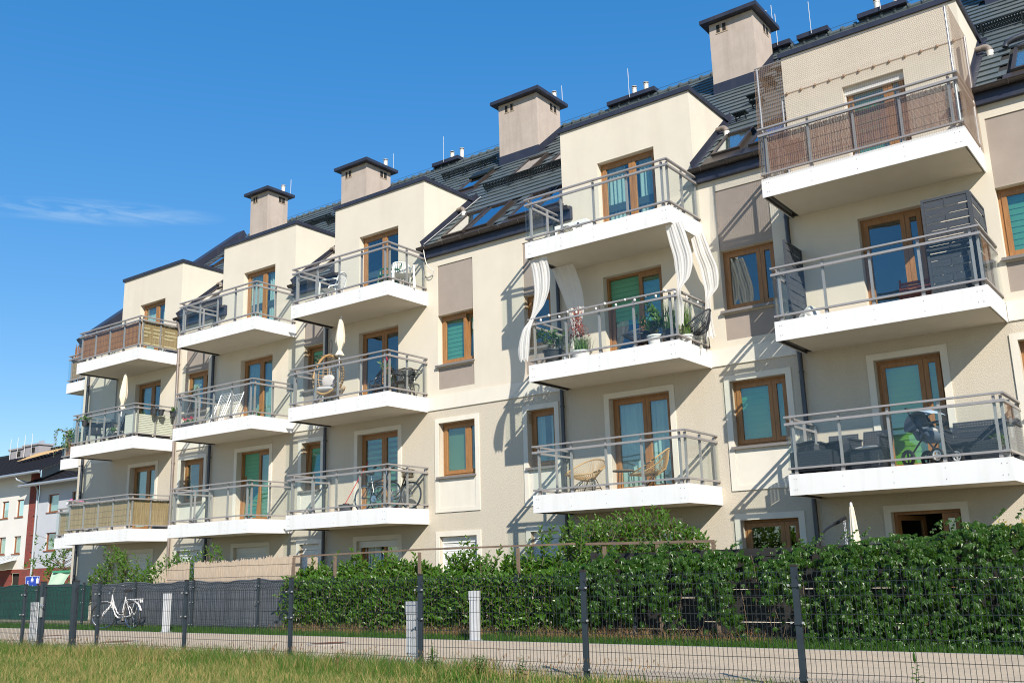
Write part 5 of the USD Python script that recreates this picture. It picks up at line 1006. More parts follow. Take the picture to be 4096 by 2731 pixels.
def egg(t0, t1, c, rx, ry, rz_): return [np.asarray(c)+(rx*math.sin(t), 0, rz_*math.cos(t)) for t in np.linspace(t0, t1, 24)]
ec = thing('hanging_egg_chair', 'honey rattan hanging egg chair with pale cushions on its stand', 'egg chair', (-19.3, 17.85, F2), 0.25)
op = [np.array([0.40*math.cos(a)*(1-0.12*math.sin(a)), -0.30+0.10*math.sin(a), 0.86+0.55*math.sin(a)]) for a in np.linspace(0, 2*PI, 32, endpoint=False)]
put(ec, 'rim', MB().tube(op, 0.032, 7, True), 'rattan_honey', 40)
rb = MB()
for k in range(18):
    s = k/17; a = -PI*0.98+s*PI*0.96+PI/2-PI/2
    aL = -PI/2+(-1)*(s-0.5)*PI*0.97; 
z_rows = np.linspace(0.34, 1.38, 15)
for z in z_rows:
    q = max(0.0, 1-((z-0.86)/0.56)**2); wx = 0.46*math.sqrt(q)+0.02; dy = 0.42*math.sqrt(q)+0.02
    rb.tube([(wx*math.cos(a), -0.27+dy*math.sin(a)*1.0, z) for a in np.linspace(-0.05, PI+0.05, 14)], 0.010, 4)
for k in range(1, 12):
    a = k*PI/12; rb.tube([((0.47*math.sqrt(max(0, 1-((z-0.86)/0.57)**2)))*math.cos(a), -0.27+(0.43*math.sqrt(max(0, 1-((z-0.86)/0.57)**2)))*math.sin(a), z) for z in np.linspace(0.30, 1.42, 16)], 0.010, 4)
put(ec, 'basket', rb, 'rattan_honey', kind=None)
lo = MB()
for k in range(9): y = -0.42+0.07*k; w = 0.40*math.sqrt(max(0.05, 1-((y+0.1)/0.42)**2)); lo.tube(spline([(-w, y, 0.55), (-w*0.6, y, 0.36), (0, y, 0.29), (w*0.6, y, 0.36), (w, y, 0.55)], 12), 0.011, 4)
put(ec, 'seat_ribs', lo, 'rattan_honey')
def cushion(c, sx, sy, sz, tilt=0.0):
    G = MB().lathe([(0.001, 0.5), (0.6, 0.46), (0.92, 0.22), (1.0, 0), (0.92, -0.22), (0.6, -0.46), (0.001, -0.5)], n=20, mod=lambda i, th: 1.0/max(abs(math.cos(th)), abs(math.sin(th)))**0.75)
    return G.xf(rotm('x', tilt) @ np.diag([sx/2, sy/2, sz]), c)
put(ec, 'cushion', cushion((0.02, -0.17, 0.46), 0.66, 0.60, 0.20), 'cushion_grey', 60); put(ec, 'cushion', cushion((-0.14, 0.05, 0.72), 0.42, 0.16, 0.40, 0.15), 'cushion_grey', 60)
put(ec, 'stand', MB().tube(spline([(-0.10, 0.62, 0.03), (-0.42, 0.60, 0.5), (-0.46, 0.55, 1.1), (-0.28, 0.35, 1.68), (0.0, -0.12, 1.86)], 24), 0.026, 8), 'grey_plastic', 40)
fb = MB()
for a in (0.6, 2.2, 3.9, 5.4): fb.tube([(0, 0.3, 0.025), (0.52*math.cos(a), 0.3+0.45*math.sin(a), 0.025)], 0.022, 6)
put(ec, 'stand_foot', fb.tube([(-0.10, 0.62, 0.03), (0, 0.3, 0.03)], 0.022, 6), 'grey_plastic', 40)
chn = MB()
for k in range(7): chn.tube([(0.0+0.012*math.cos(a), -0.12+(0.012*math.sin(a) if k % 2 else 0), 1.46+0.055*k+0.025*math.sin(a)) for a in np.linspace(0, 2*PI, 8, endpoint=False)], 0.005, 4, True)
put(ec, 'chain', chn, 'dark_steel')
def pot(t, r0, r1, h, m, sq=False):
    put(t, 'pot', MB().lathe([(0.001, 0.0), (r0, 0.0), (r1, h), (r1+0.012, h), (r1+0.012, h-0.03), (r1-0.015, h-0.02), (r1-0.02, h-0.05), (0.001, h-0.05)], n=4 if sq else 16).xf(rotm('z', PI/4) if sq else np.eye(3)), m, 40)
    put(t, 'soil', MB().lathe([(0.001, h-0.045), (r1-0.022, h-0.045)], n=10), 'soil_pot')
def potted(label, x, y, z, r0, r1, h, pm, H, spread, n, L, W, seed, lm='pot_leaf', kind='bush', name='potted_plant', flowers=None):
    t = thing(name, label, 'potted plant', (x, y, z)); pot(t, r0, r1, h, pm); r = np.random.default_rng(seed); m, s = MB(), MB()
    if kind == 'grass':
        xx = r.normal(0, 0.35*r1, n); yy = r.normal(0, 0.35*r1, n); V, F = blades(xx, yy, r.uniform(0.5, 1.0, n)*(H-h), r, W, spread); V[:, 2] += h-0.02; m.add(V, F)
    else:
        tips, HH = [], []
        for i in range(n): tips.append((r.normal(0, spread*0.5), r.normal(0, spread*0.5), h+(H-h)*(0.35+0.65*r.random()))); HH.append((H-h)*0.32)
        shoots(m, s, tips, HH, r, dens=10/max(0.1, (H-h)*0.32)*0.9, L=L, W=W, lean=0.45)
        for p in tips: s.tube([(0, 0, h-0.06), (np.array(p)-(0, 0, 0.1))*(0.7, 0.7, 1)], 0.004, 4)
        put(t, 'stems', s, 'stem_bark', kind='stuff')
    put(t, 'leaves', m, lm, kind='stuff')
    if flowers:
        fm = MB(); 
        for (fx, fz, fr) in flowers[1]:
            P = np.tile([fx, 0, fz], (22, 1))+r.normal(0, fr*0.45, (22, 3)); fm.add(*leaf_mesh(P, r.normal(0, 1, (22, 3)), r.normal(0, 1, (22, 3)), 0.05, 0.04))
        put(t, 'flowers', fm, flowers[0], kind='stuff')
    return t
potted('red flowering oleander in a dark pot by the glass table', -17.10, 17.68, F2, 0.11, 0.15, 0.30, 'pot_black', 0.92, 0.16, 12, 0.15, 0.022, 61, flowers=('petal_red', [(0, 0.96, 0.05), (0.10, 0.72, 0.035)]))
potted('low dark pot left of the oleander', -17.45, 17.9, F2, 0.13, 0.17, 0.27, 'pot_black', 0.34, 0.08, 4, 0.05, 0.02, 62)
tb = thing('garden_table', 'round glass topped black bistro table beside the oleander', 'table', (-16.72, 18.0, F2))
put(tb, 'tabletop', MB().lathe([(0.001, 0.62), (0.40, 0.62), (0.40, 0.63), (0.001, 0.63)], n=28), 'rail_glass'); put(tb, 'rim', MB().tube([(0.41*math.cos(a), 0.41*math.sin(a), 0.625) for a in np.linspace(0, 2*PI, 28, endpoint=False)], 0.013, 6, True), 'black_gloss', 40)
for k in range(4): a = k*PI/2+0.4; put(tb, 'leg', MB().tube(spline([(0.34*math.cos(a), 0.34*math.sin(a), 0.60), (0.08*math.cos(a), 0.08*math.sin(a), 0.50), (0.05*math.cos(a), 0.05*math.sin(a), 0.25), (0.30*math.cos(a), 0.30*math.sin(a), 0.0)], 12), 0.012, 6), 'black_gloss', 40)
def wicker_chair(label, x, y, z, rz, m, w=0.56, hb=0.78, high=False, name='wicker_chair', cat='chair', cush=None, length=None, group=None):
    """Boxy armchair of woven strips: seat box, two arms, leaning back."""
    t = thing(name, label, cat, (x, y, z), rz, group); w = length or w; d = 0.55
    def weave(c, ux, uz, nx, nz_, th=0.007):
        mm = MB(); c, ux, uz = (np.asarray(q, float) for q in (c, ux, uz)); nn = norm(np.cross(ux, uz))
        for i in range(nx): f = (i+0.5)/nx*2-1; mm.obox(c+ux*f, ux*0.40/nx*1.6, uz, nn*th*0.5)
        for i in range(nz_): f = (i+0.5)/nz_*2-1; mm.obox(c+uz*f+nn*0.004, ux, uz*0.40/nz_*1.6, nn*th*0.5)
        return mm
    k = int(w/0.045); zs = 0.38
    put(t, 'seat', MB().box(-w/2, w/2, -d/2, d/2, zs-0.05, zs), m); put(t, 'front_panel', weave((0, -d/2, zs/2), (w/2, 0, 0), (0, 0, zs/2-0.03), k, 8), m)
    put(t, 'backrest', weave((0, d/2+0.02+0.06, zs+(hb-zs)/2), (w/2, 0, 0), (0, 0.06, (hb-zs)/2), k, 10), m)
    for s in (-1, 1): put(t, 'arm', weave((s*w/2, 0, 0.30), (0, d/2, 0), (0, 0, 0.30), 11, 12), m).rstrip(); put(t, 'arm_rest', MB().box(s*w/2-0.035, s*w/2+0.035, -d/2, d/2, 0.595, 0.625), m)
    for sx_ in (-1, 1):
        for sy in (-1, 1): put(t, 'leg', MB().box(sx_*(w/2-0.03)-0.02, sx_*(w/2-0.03)+0.02, sy*(d/2-0.03)-0.02, sy*(d/2-0.03)+0.02, 0.0, 0.30), m)
    if cush: put(t, 'cushion', cushion((0, -0.02, zs+0.04), w*0.95, d*0.95, 0.09), cush, 60)
    return t
def bistro(label, x, y, z, rz, m='rattan_black', name='bistro_chair', group=None, slats=True):
    t = thing(name, label, 'chair', (x, y, z), rz, group)
    for s in (-1, 1):
        put(t, 'leg', MB().tube(spline([(s*0.24, -0.24, 0), (s*0.24, -0.22, 0.42), (s*0.25, -0.16, 0.62), (s*0.25, 0.10, 0.64), (s*0.23, 0.22, 0.70)], 14), 0.012, 6), 'black_gloss', 40)
        put(t, 'leg', MB().tube([(s*0.22, 0.28, 0), (s*0.22, 0.18, 0.45)], 0.012, 6), 'black_gloss', 40)
    put(t, 'back_frame', MB().tube(spline([(-0.22, 0.18, 0.43), (-0.24, 0.25, 0.70), (-0.16, 0.29, 0.84), (0, 0.30, 0.88), (0.16, 0.29, 0.84), (0.24, 0.25, 0.70), (0.22, 0.18, 0.43)], 24), 0.012, 6), 'black_gloss', 40)
    bm, sm = MB(), MB()
    for k in range(14): f = -0.19+0.0292*k; bm.box(f-0.010, f+0.010, 0.215, 0.222, 0.46, 0.80)
    for k in range(12): bm.box(-0.21, 0.21, 0.21, 0.216, 0.47+0.028*k, 0.487+0.028*k)
    for k in range(15): sm.box(-0.21, 0.21, -0.22+0.028*k, -0.20+0.028*k, 0.435, 0.445)
    put(t, 'back_weave', bm, m); put(t, 'seat', sm.box(-0.21, 0.21, -0.22, 0.2, 0.425, 0.434), m); return t
bistro('black woven bistro chair behind the glass table', -17.0, 18.22, F2, 0.5); bistro('dark woven bistro chair before the dark balcony door', -17.85, 18.2, F2, -0.5, 'stem_bark')
def monobloc(label, x, y, z, rz, m):
    t = thing('plastic_chair', label, 'chair', (x, y, z), rz)
    put(t, 'seat', MB().sheet([[(0.23*u, -0.22+0.44*v, 0.43-0.03*(1-u*u)-0.02*v) for u in np.linspace(-1, 1, 7)] for v in np.linspace(0, 1, 5)]), m, True)
    for k in range(7): f = -0.18+0.06*k; put(t, 'back_slat', MB().bar((f*0.85, 0.22, 0.41), (f, 0.33, 0.84-0.25*f*f), 0.032, 0.012, (0, -1, 0)), m)
    put(t, 'back_rim', MB().tube(spline([(-0.23, 0.2, 0.42), (-0.25, 0.29, 0.70), (-0.16, 0.34, 0.85), (0, 0.355, 0.88), (0.16, 0.34, 0.85), (0.25, 0.29, 0.70), (0.23, 0.2, 0.42)], 22), 0.02, 6), m, 40)
    for s in (-1, 1):
        put(t, 'arm', MB().tube(spline([(s*0.25, 0.28, 0.66), (s*0.28, 0.05, 0.65), (s*0.28, -0.18, 0.64), (s*0.27, -0.24, 0.55)], 12), 0.022, 6), m, 40)
        put(t, 'leg', MB().bar((s*0.27, -0.24, 0.56), (s*0.28, -0.28, 0.0), 0.05, 0.03, (0, 1, 0)), m); put(t, 'leg', MB().bar((s*0.23, 0.2, 0.42), (s*0.26, 0.30, 0.0), 0.05, 0.03, (0, 1, 0)), m)
    return t
monobloc('white plastic chair at the left end of a third floor balcony', -19.25, 17.75, F3, -1.2, 'plastic_white'); monobloc('white plastic chair right of the dark green plastic chair', -16.85, 18.0, F3, 0.9, 'plastic_white'); monobloc('dark green plastic armchair before the balcony door glass', -17.45, 18.1, F3, -0.7, 'plastic_green')
# airers on the balcony, flower box
for k, (x0, x1, h, lab) in enumerate([(-24.92, -24.45, 1.22, 'folded white drying rack leaning by the window, taller one'), (-24.38, -23.86, 1.10, 'folded white drying rack leaning beside the taller rack')]):
    t = thing('drying_rack', lab, 'drying rack', (x0, 18.1, F2), world=True); a, b = np.array([x0, 18.0, F2]), np.array([x1, 18.0, F2]); up_ = np.array([0.06, 0.42, h])
    for q in (a, b): put(t, 'side_tube', MB().tube([q, q+up_], 0.014, 6), 'paint_white', 40); put(t, 'leg_tube', MB().tube([q+(0.04, -0.10, 0), q+up_*0.62+(0.0, -0.06, 0)], 0.014, 6), 'paint_white', 40)
    ww = MB()
    for i in range(14): f = 0.08+0.86*i/13; ww.tube([a+up_*f, b+up_*f], 0.004 if i % 13 else 0.014, 4)
    for i in range(5): c = a+(b-a)*(i+1)/6; ww.tube([c+up_*0.55, c+up_*0.94], 0.003, 4)
    put(t, 'wires', ww, 'paint_white')
fbx = thing('flower_box', 'flower box of red geraniums on the floor behind the rail', 'flower box', (-24.85, 17.3, F2)); put(fbx, 'trough', MB().box(-0.36, 0.36, -0.07, 0.07, 0, 0.12), 'bucket_grey')
r = np.random.default_rng(71); m = MB(); tips = [(r.uniform(-0.34, 0.34), r.normal(0, 0.04), r.uniform(0.16, 0.26)) for _ in range(26)]; shoots(m, None, tips, [0.12]*26, r, dens=60, L=0.05, W=0.04); put(fbx, 'leaves', m, 'pot_leaf', kind='stuff')
P = np.array([(r.choice([-0.28, -0.2, 0.08, 0.2])+r.normal(0, 0.025), r.normal(0, 0.03)-0.04, 0.27+r.normal(0, 0.02)) for _ in range(70)]); put(fbx, 'flowers', leaf_mesh(P, r.normal(0, 1, (70, 3)), r.normal(0, 1, (70, 3)), 0.035, 0.03), 'petal_red', kind='stuff')
potted('small yucca in a white pot by the balcony door with curtains', -22.55, 18.0, F2, 0.08, 0.10, 0.14, 'pot_white', 0.48, 0.9, 26, 0.2, 0.012, 72, kind='grass')
# terrace with slatted cream screen
for k, (x, y, rz_, lab) in enumerate([(-30.85, 17.75, 1.3, 'black sling garden chair at the far end of the terrace table'), (-29.85, 18.2, 0.0, 'black sling garden chair behind the terrace table, near the wall'), (-29.2, 17.7, -1.2, 'black sling garden chair beside the leaning parasol')]):
    t = thing('sling_chair', lab, 'chair', (x, y, F2), rz_)
    for s in (-1, 1):
        put(t, 'side_frame', MB().tube(spline([(s*0.26, -0.26, 0.0), (s*0.26, -0.24, 0.60), (s*0.26, -0.15, 0.66), (s*0.26, 0.20, 0.64)], 14), 0.014, 6), 'black_gloss', 40); put(t, 'back_leg', MB().tube([(s*0.24, 0.32, 0.0), (s*0.24, 0.1, 0.42), (s*0.24, 0.34, 0.92)], 0.014, 6), 'black_gloss', 40)
    put(t, 'sling', MB().sheet([[(u, y_, z_) for u in np.linspace(-0.24, 0.24, 3)] for y_, z_ in ((-0.26, 0.44), (0.0, 0.40), (0.16, 0.42), (0.26, 0.65), (0.34, 0.90))]), 'black_gloss', True)
tb2 = thing('terrace_table', 'low black terrace table between the sling chairs', 'table', (-30.1, 17.7, F2)); put(tb2, 'tabletop', MB().box(-0.55, 0.55, -0.34, 0.34, 0.66, 0.69), 'black_gloss')
for sx_ in (-1, 1):
    for sy in (-1, 1): put(tb2, 'leg', MB().tube([(sx_*0.50, sy*0.30, 0), (sx_*0.45, sy*0.26, 0.66)], 0.014, 6), 'black_gloss')
xr = XL['A']+BW-0.12
sc = thing('slatted_screen', 'cream slatted plastic screen inside the terrace balcony corner', 'screen', (xr, 17.3, F2), world=True)
for k in range(11):
    z = F2+0.13+0.056*k; put(sc, 'slat', MB().box(xr-0.012, xr, YF+0.13, YW-0.05, z, z+0.044), 'cream_slat'); put(sc, 'slat', MB().box(xr-0.62, xr-0.03, YF+0.12, YF+0.132, z, z+0.052), 'cream_slat')
for y in (YF+0.15, 17.85, YW-0.08): put(sc, 'upright', MB().box(xr-0.03, xr-0.013, y-0.02, y+0.02, F2+0.05, F2+0.76), 'cream_slat')
for k, (x0, x1, y0, y1, lab) in enumerate([(-28.9, -28.1, 17.85, 18.1, 'black planter trough left of the terrace corner'), (-27.95, -27.65, 17.4, 18.45, 'long black planter trough along the slatted screen')]):
    t = thing('planter_trough', lab, 'planter', ((x0+x1)/2, (y0+y1)/2, F2), world=True); put(t, 'box', MB().box(x0, x1, y0, y1, F2+0.02, F2+0.72), 'pot_black'); put(t, 'soil', MB().box(x0+0.02, x1-0.02, y0+0.02, y1-0.02, F2+0.70, F2+0.724), 'soil_pot')
    r = np.random.default_rng(80+k); m = MB(); tips = [(r.uniform(x0+.05, x1-.05), r.uniform(y0+.05, y1-.05), F2+0.78+r.uniform(0, 0.08)) for _ in range(14)]; shoots(m, None, tips, [0.1]*14, r, dens=60, L=0.05, W=0.035); put(t, 'leaves', m, 'pot_leaf', kind='stuff')
for k, (x, y, dz, lab) in enumerate([(-30.28, YF-0.06, 0.60, 'black hanging pot with leafy plant on the terrace front rail'), (XL['A']+BW+0.10, 17.70, 0.72, 'black hanging pot on the terrace side rail, first from the corner'), (XL['A']+BW+0.10, 17.95, 0.72, 'black hanging pot on the terrace side rail, second from the corner'), (XL['A']+BW+0.10, 18.38, 0.72, 'black hanging pot with small plant nearest the wall on the terrace side rail')]):
    t = thing('hanging_pot', lab, 'hanging pot', (x, y, F2+dz)); pot(t, 0.07, 0.10, 0.19, 'pot_black'); put(t, 'hook', MB().tube([(0, 0.02, 0.18), (0, 0.02, 0.95-dz+0.10), (0, 0.07, 0.95-dz+0.10)] if k == 0 else [(-0.02, 0, 0.18), (-0.02, 0, 0.95-dz+0.10), (-0.09, 0, 0.95-dz+0.10)], 0.006, 4), 'dark_steel')
    if k in (0, 3):
        r = np.random.default_rng(90+k); m = MB(); tips = [(r.normal(0, 0.06), r.normal(0, 0.06), 0.22+r.uniform(0, 0.10)) for _ in range(14)]; shoots(m, None, tips, [0.12]*14, r, dens=60, L=0.06, W=0.045); put(t, 'leaves', m, 'pot_leaf', kind='stuff')
potted('low leafy plant in a dark pot behind the terrace glass', -29.05, 17.35, F2, 0.11, 0.14, 0.24, 'pot_black', 0.46, 0.16, 14, 0.08, 0.05, 95)
lr = thing('laundry_rack', 'small laundry rack with navy cloth hanging on the terrace', 'laundry rack', (-29.0, 18.1, F2)); put(lr, 'rack', MB().tube([(-0.3, 0, 0), (0.1, 0, 0.86)], 0.01, 5).tube([(0.3, 0, 0), (-0.1, 0, 0.86)], 0.01, 5).tube([(-0.35, 0, 0.86), (0.35, 0, 0.86)], 0.01, 5).tube([(-0.35, 0.3, 0.86), (0.35, 0.3, 0.86)], 0.01, 5), 'paint_white')
put(lr, 'cloth', wavy(-0.3, 0.2, 0.5, 0.87, 0.0, 3, 0.02, 5), 'navy_cloth', True)
pk = thing('flower_box', 'pink petunias in a box at the left end of the reed covered lowest balcony', 'flower box', (-31.25, 17.5, F1+0.95)); put(pk, 'trough', MB().box(-0.08, 0.08, -0.3, 0.3, -0.02, 0.12), 'pot_white')
r = np.random.default_rng(97); P = np.stack([r.normal(-0.05, 0.05, 240), r.uniform(-0.22, 0.22, 240), 0.10+r.normal(0, 0.035, 240)], 1); put(pk, 'flowers', leaf_mesh(P, r.normal(0, 1, (240, 3)), r.normal(0, 1, (240, 3)), 0.06, 0.055), 'petal_pink', kind='stuff'); P2 = P[:120]-np.array([0, 0, 0.08]); put(pk, 'leaves', leaf_mesh(P2, r.normal(0, 1, (120, 3)), r.normal(0, 1, (120, 3)), 0.07, 0.04), 'pot_leaf', kind='stuff')
tp = thing('trailing_plant', 'straggling climbing plant over the middle gable balcony rail', 'climbing plant', (-34.7, 18.8, F2), world=True); r = np.random.default_rng(98); m, s = MB(), MB(); tips = [(r.uniform(-34.75, -33.5), 18.72+r.normal(0, 0.05), F2+1.0+r.normal(0, 0.12)-0.35*r.random()**2) for _ in range(60)]; shoots(m, None, tips, [0.22]*60, r, dens=30, L=0.08, W=0.06)
for k in range(3):
    pth = spline([(-34.7, 18.75, F2+1.05), (-34.95-0.05*k, 18.7, F2+1.15), (-35.1-0.08*k, 18.7, F2+0.95), (-35.0-0.1*k, 18.7, F2+0.45-0.15*k)], 14); s.tube(pth, 0.006, 4); m.add(*leaf_mesh(pth, r.normal(0, 1, (14, 3))-np.array([0, 0, 0.4]), r.normal(0, 1, (14, 3)), 0.08, 0.05))
put(tp, 'leaves', m, 'pot_leaf', kind='stuff'); put(tp, 'stems', s, 'vine_stem')
wsn = thing('wind_screen', 'clear plastic wind screen at the left side of the terrace balcony', 'wind screen', (XL['A']+0.1, 17.9, F2), world=True); put(wsn, 'sheet', MB().box(XL['A']+0.10, XL['A']+0.108, YF+0.2, YW-0.02, F2+0.05, F3-0.36), 'rail_glass'); put(wsn, 'edge_strip', MB().box(XL['A']+0.095, XL['A']+0.115, YW-0.06, YW-0.02, F2+0.05, F3-0.36), 'grey_plastic')
# air conditioner
ac = thing('air_conditioner', 'white air conditioner unit with fan grille on the balcony floor', 'air conditioner', (-11.58, 18.25, F3)); put(ac, 'casing', MB().box(-0.44, 0.44, -0.15, 0.15, 0.05, 0.64), 'plastic_white'); put(ac, 'feet', MB().box(-0.35, -0.25, -0.14, 0.14, 0, 0.05).box(0.25, 0.35, -0.14, 0.14, 0, 0.05), 'dark_steel'); put(ac, 'fan_recess', MB().lathe([(0.001, 0), (0.24, 0), (0.24, 0.012), (0.001, 0.012)], n=28).xf(rotm('x', PI/2), (-0.14, -0.150, 0.34)), 'void_dark')
gm = MB()
for rr in np.linspace(0.03, 0.245, 9): gm.tube([(-0.14+rr*math.cos(a), -0.168, 0.34+rr*math.sin(a)) for a in np.linspace(0, 2*PI, 24, endpoint=False)], 0.004, 4, True)
for k in range(24): a = k*2*PI/24; gm.tube([(-0.14+0.03*math.cos(a), -0.168, 0.34+0.03*math.sin(a)), (-0.14+0.245*math.cos(a+0.3), -0.166, 0.34+0.245*math.sin(a+0.3))], 0.003, 3)
put(ac, 'fan_grille', gm, 'cream_slat')
tx = meshkit.text_mesh('GREE', 0.055, 0.002, True); v, f = np.array(tx.vertices), np.array(tx.faces); put(ac, 'logo_text', (np.stack([0.14+v[:, 0], -0.151-v[:, 2], 0.46+v[:, 1]], 1), f), 'void_dark'); put(ac, 'logo_badge', MB().lathe([(0.001, 0.003), (0.03, 0.003), (0.03, 0)], n=16).xf(rotm('x', PI/2), (0.215, -0.151, 0.56)), 'navy_cloth')
# curtains hanging from the balcony above
def drape(label, x, y, zt, prof, w0, seed):
    """prof: list of (t, dx, half width, dy)"""
    t = thing('outdoor_curtain', label, 'curtain', (x, y, F2), world=True); r = np.random.default_rng(seed); ph = r.uniform(0, 6); zb = prof[-1][0]; G = []
    from scipy.interpolate import PchipInterpolator
    P = np.array(prof); order = np.argsort(-P[:, 0]); P = P[order]; zs = np.linspace(P[0, 0], P[-1, 0], 44); fx, fw, fy = (PchipInterpolator(-P[:, 0], P[:, i]) for i in (1, 2, 3))
    for z in zs:
        hw = 1.22*float(fw(-z)); G.append([(x+float(fx(-z))+hw*u, y+float(fy(-z))+0.045*hw*math.sin(7*u+ph+0.6*math.sin(z*2))+0.022*hw*math.sin(19*u+2*z)+0.012*hw*math.sin(37*u-z), z+0.03*math.cos(9*u+ph)*(1 if z == zs[-1] else 0)) for u in np.linspace(-1, 1, 40)])
    put(t, 'cloth', MB().sheet(G), 'sheer_cloth', True); return t
zt = F3-0.37
drape('white sheer curtain at the left front corner, bulging over the rail', -12.02, 17.2, zt, [(zt, 0.10, 0.19, 0), (7.75, 0.18, 0.20, 0), (7.35, 0.21, 0.18, -0.03), (6.95, 0.12, 0.13, -0.06), (6.66, -0.04, 0.055, -0.10), (6.4, -0.13, 0.10, -0.2), (6.0, -0.20, 0.13, -0.22), (5.72, -0.22, 0.10, -0.2)], 0.2, 1)
drape('white sheer curtain at the left back, hanging by the wall', -11.95, 18.1, zt, [(zt, 0.10, 0.24, 0), (7.75, 0.22, 0.25, 0), (7.3, 0.36, 0.22, 0), (6.9, 0.43, 0.17, 0), (6.5, 0.40, 0.08, 0), (6.2, 0.36, 0.10, 0), (5.8, 0.33, 0.10, 0)], 0.2, 2)
drape('white sheer curtain at the right front corner, tied to the rail', -8.58, 17.22, zt, [(zt, 0.08, 0.15, 0), (7.7, 0.17, 0.17, 0), (7.25, 0.25, 0.17, 0), (6.9, 0.23, 0.12, -0.02), (6.64, 0.13, 0.04, -0.06), (6.3, 0.08, 0.07, 0.05), (5.95, 0.05, 0.06, 0.06)], 0.2, 3)
drape('white sheer curtain at the right back, blown towards the wall', -8.5, 18.2, zt, [(zt, 0.06, 0.13, 0), (7.7, 0.15, 0.15, 0), (7.25, 0.25, 0.16, 0.05), (6.9, 0.27, 0.13, 0.05), (6.62, 0.19, 0.045, 0.0), (6.3, 0.18, 0.06, 0.0), (5.8, 0.22, 0.09, -0.05)], 0.2, 4)
potted('leafy shrub in a big round dark pot at the left balcony corner', -11.82, 17.55, F2, 0.16, 0.24, 0.36, 'pot_black', 0.80, 0.30, 26, 0.11, 0.05, 101)
potted('small bushy plant in a white pot beside the round dark pot', -11.42, 17.5, F2, 0.09, 0.11, 0.18, 'pot_white', 0.62, 0.16, 18, 0.05, 0.018, 102)
pr = potted('grass with a tall rust red plume in a white pot', -11.08, 17.55, F2, 0.17, 0.22, 0.22, 'pot_white', 0.72, 0.45, 240, 0.2, 0.006, 103, lm='grass_green', kind='grass')
r = np.random.default_rng(104); n = 420; hz = r.random(n); P = np.stack([-0.08+r.normal(0, 0.10, n)*(1.05-0.75*hz), r.normal(0, 0.08, n)*(1.05-0.7*hz), 0.50+0.66*hz], 1); put(pr, 'plume', leaf_mesh(P, np.stack([r.normal(0, .5, n), r.normal(0, .5, n), np.ones(n)], 1), r.normal(0, 1, (n, 3)), 0.09, 0.022), 'plume_rust', kind='stuff')
potted('dark planter of fine brown grass between the white pots', -11.28, 17.85, F2, 0.13, 0.16, 0.30, 'pot_black', 0.62, 0.6, 150, 0.1, 0.004, 105, lm='straw_blade', kind='grass')
potted('rubber plant with broad leaves in a white pot', -9.22, 17.5, F2, 0.13, 0.17, 0.26, 'pot_white', 0.92, 0.26, 15, 0.16, 0.085, 106)
potted('trailing green plant in a black pot on the wire chair', -9.55, 17.75, F2+0.22, 0.12, 0.15, 0.22, 'pot_black', 0.60, 0.30, 20, 0.05, 0.03, 107)
potted('tall bamboo grass in a dark planter at the right balcony corner', -8.82, 17.45, F2, 0.14, 0.17, 0.30, 'pot_black', 1.15, 0.28, 130, 0.1, 0.007, 108, lm='grass_green', kind='grass')
potted('tall reed like grass in a white pot near the right rail end', -8.62, 17.7, F2, 0.10, 0.13, 0.20, 'pot_white', 1.25, 0.22, 90, 0.1, 0.007, 109, lm='grass_green', kind='grass')
def acapulco(label, x, y, z, rz, m, s=1.0, tilt=0.42):
    t = thing('string_chair', label, 'chair', (x, y, z), rz); M = rotm('x', tilt)*1.0; c0 = np.array([0, -0.02, 0.52*s])
    def P(a, rr, dz): return M @ np.array([rr*0.44*s*math.cos(a), rr*0.50*s*math.sin(a)+0.10*s*(1-rr), dz])+c0
    put(t, 'rim', MB().tube([P(a, 1, 0.06*s*math.sin(a)**2) for a in np.linspace(0, 2*PI, 32, endpoint=False)], 0.016, 6, True), m, 40)
    cm = MB()
    for k in range(56): a = k*2*PI/56; cm.tube([P(a, 1, 0.06*s*math.sin(a)**2), P(a, 0.6, -0.13*s), P(a, 0.24, -0.25*s)], 0.006, 4)
    put(t, 'cords', cm, m); put(t, 'inner_ring', MB().tube([P(a, 0.24, -0.25*s) for a in np.linspace(0, 2*PI, 16, endpoint=False)], 0.012, 6, True), m, 40)
    hub = M @ np.array([0, 0.08*s, -0.25*s])+c0
    for a in (0.7, 2.44, 3.84, 5.58): put(t, 'leg', MB().tube([hub+(0.10*math.cos(a), 0.10*math.sin(a), 0.03), (0.36*s*math.cos(a), 0.36*s*math.sin(a), 0.0)], 0.010, 6), 'black_gloss', 40); 
    put(t, 'leg_brace', MB().tube([(0.30*s*math.cos(a), 0.30*s*math.sin(a), 0.12) for a in (0.7, 2.44, 3.84, 5.58)], 0.007, 5, True), 'black_gloss'); return t
acapulco('honey coloured round string chair facing out, left one', -11.28, 17.85, F1, 0.0, 'rattan_honey'); acapulco('honey coloured round string chair turned sideways, right one', -9.72, 17.95, F1, -1.15, 'rattan_honey', 1.0, 0.55)
stb = thing('side_table', 'small round dark side table between the string chairs', 'table', (-10.45, 18.0, F1)); put(stb, 'tabletop', MB().lathe([(0.001, 0.43), (0.23, 0.43), (0.23, 0.455), (0.001, 0.455)], n=22), 'stem_bark')
for a in (0.3, 2.4, 4.5): put(stb, 'leg', MB().tube([(0.15*math.cos(a), 0.15*math.sin(a), 0.43), (0.21*math.cos(a), 0.21*math.sin(a), 0)], 0.008, 5), 'black_gloss')
acapulco('black round string chair behind the balcony glass', -9.78, 17.9, F2, 0.3, 'rattan_black', 0.9, 0.35); acapulco('dark string chair by the right railing of the planted balcony', -8.55, 18.05, F2, -1.3, 'rattan_black', 0.9, 0.6)
stl = thing('string_lights', 'string of small white bulbs wound along the balcony handrail', 'string lights', (-12.1, 17.1, F2+1.05), world=True)
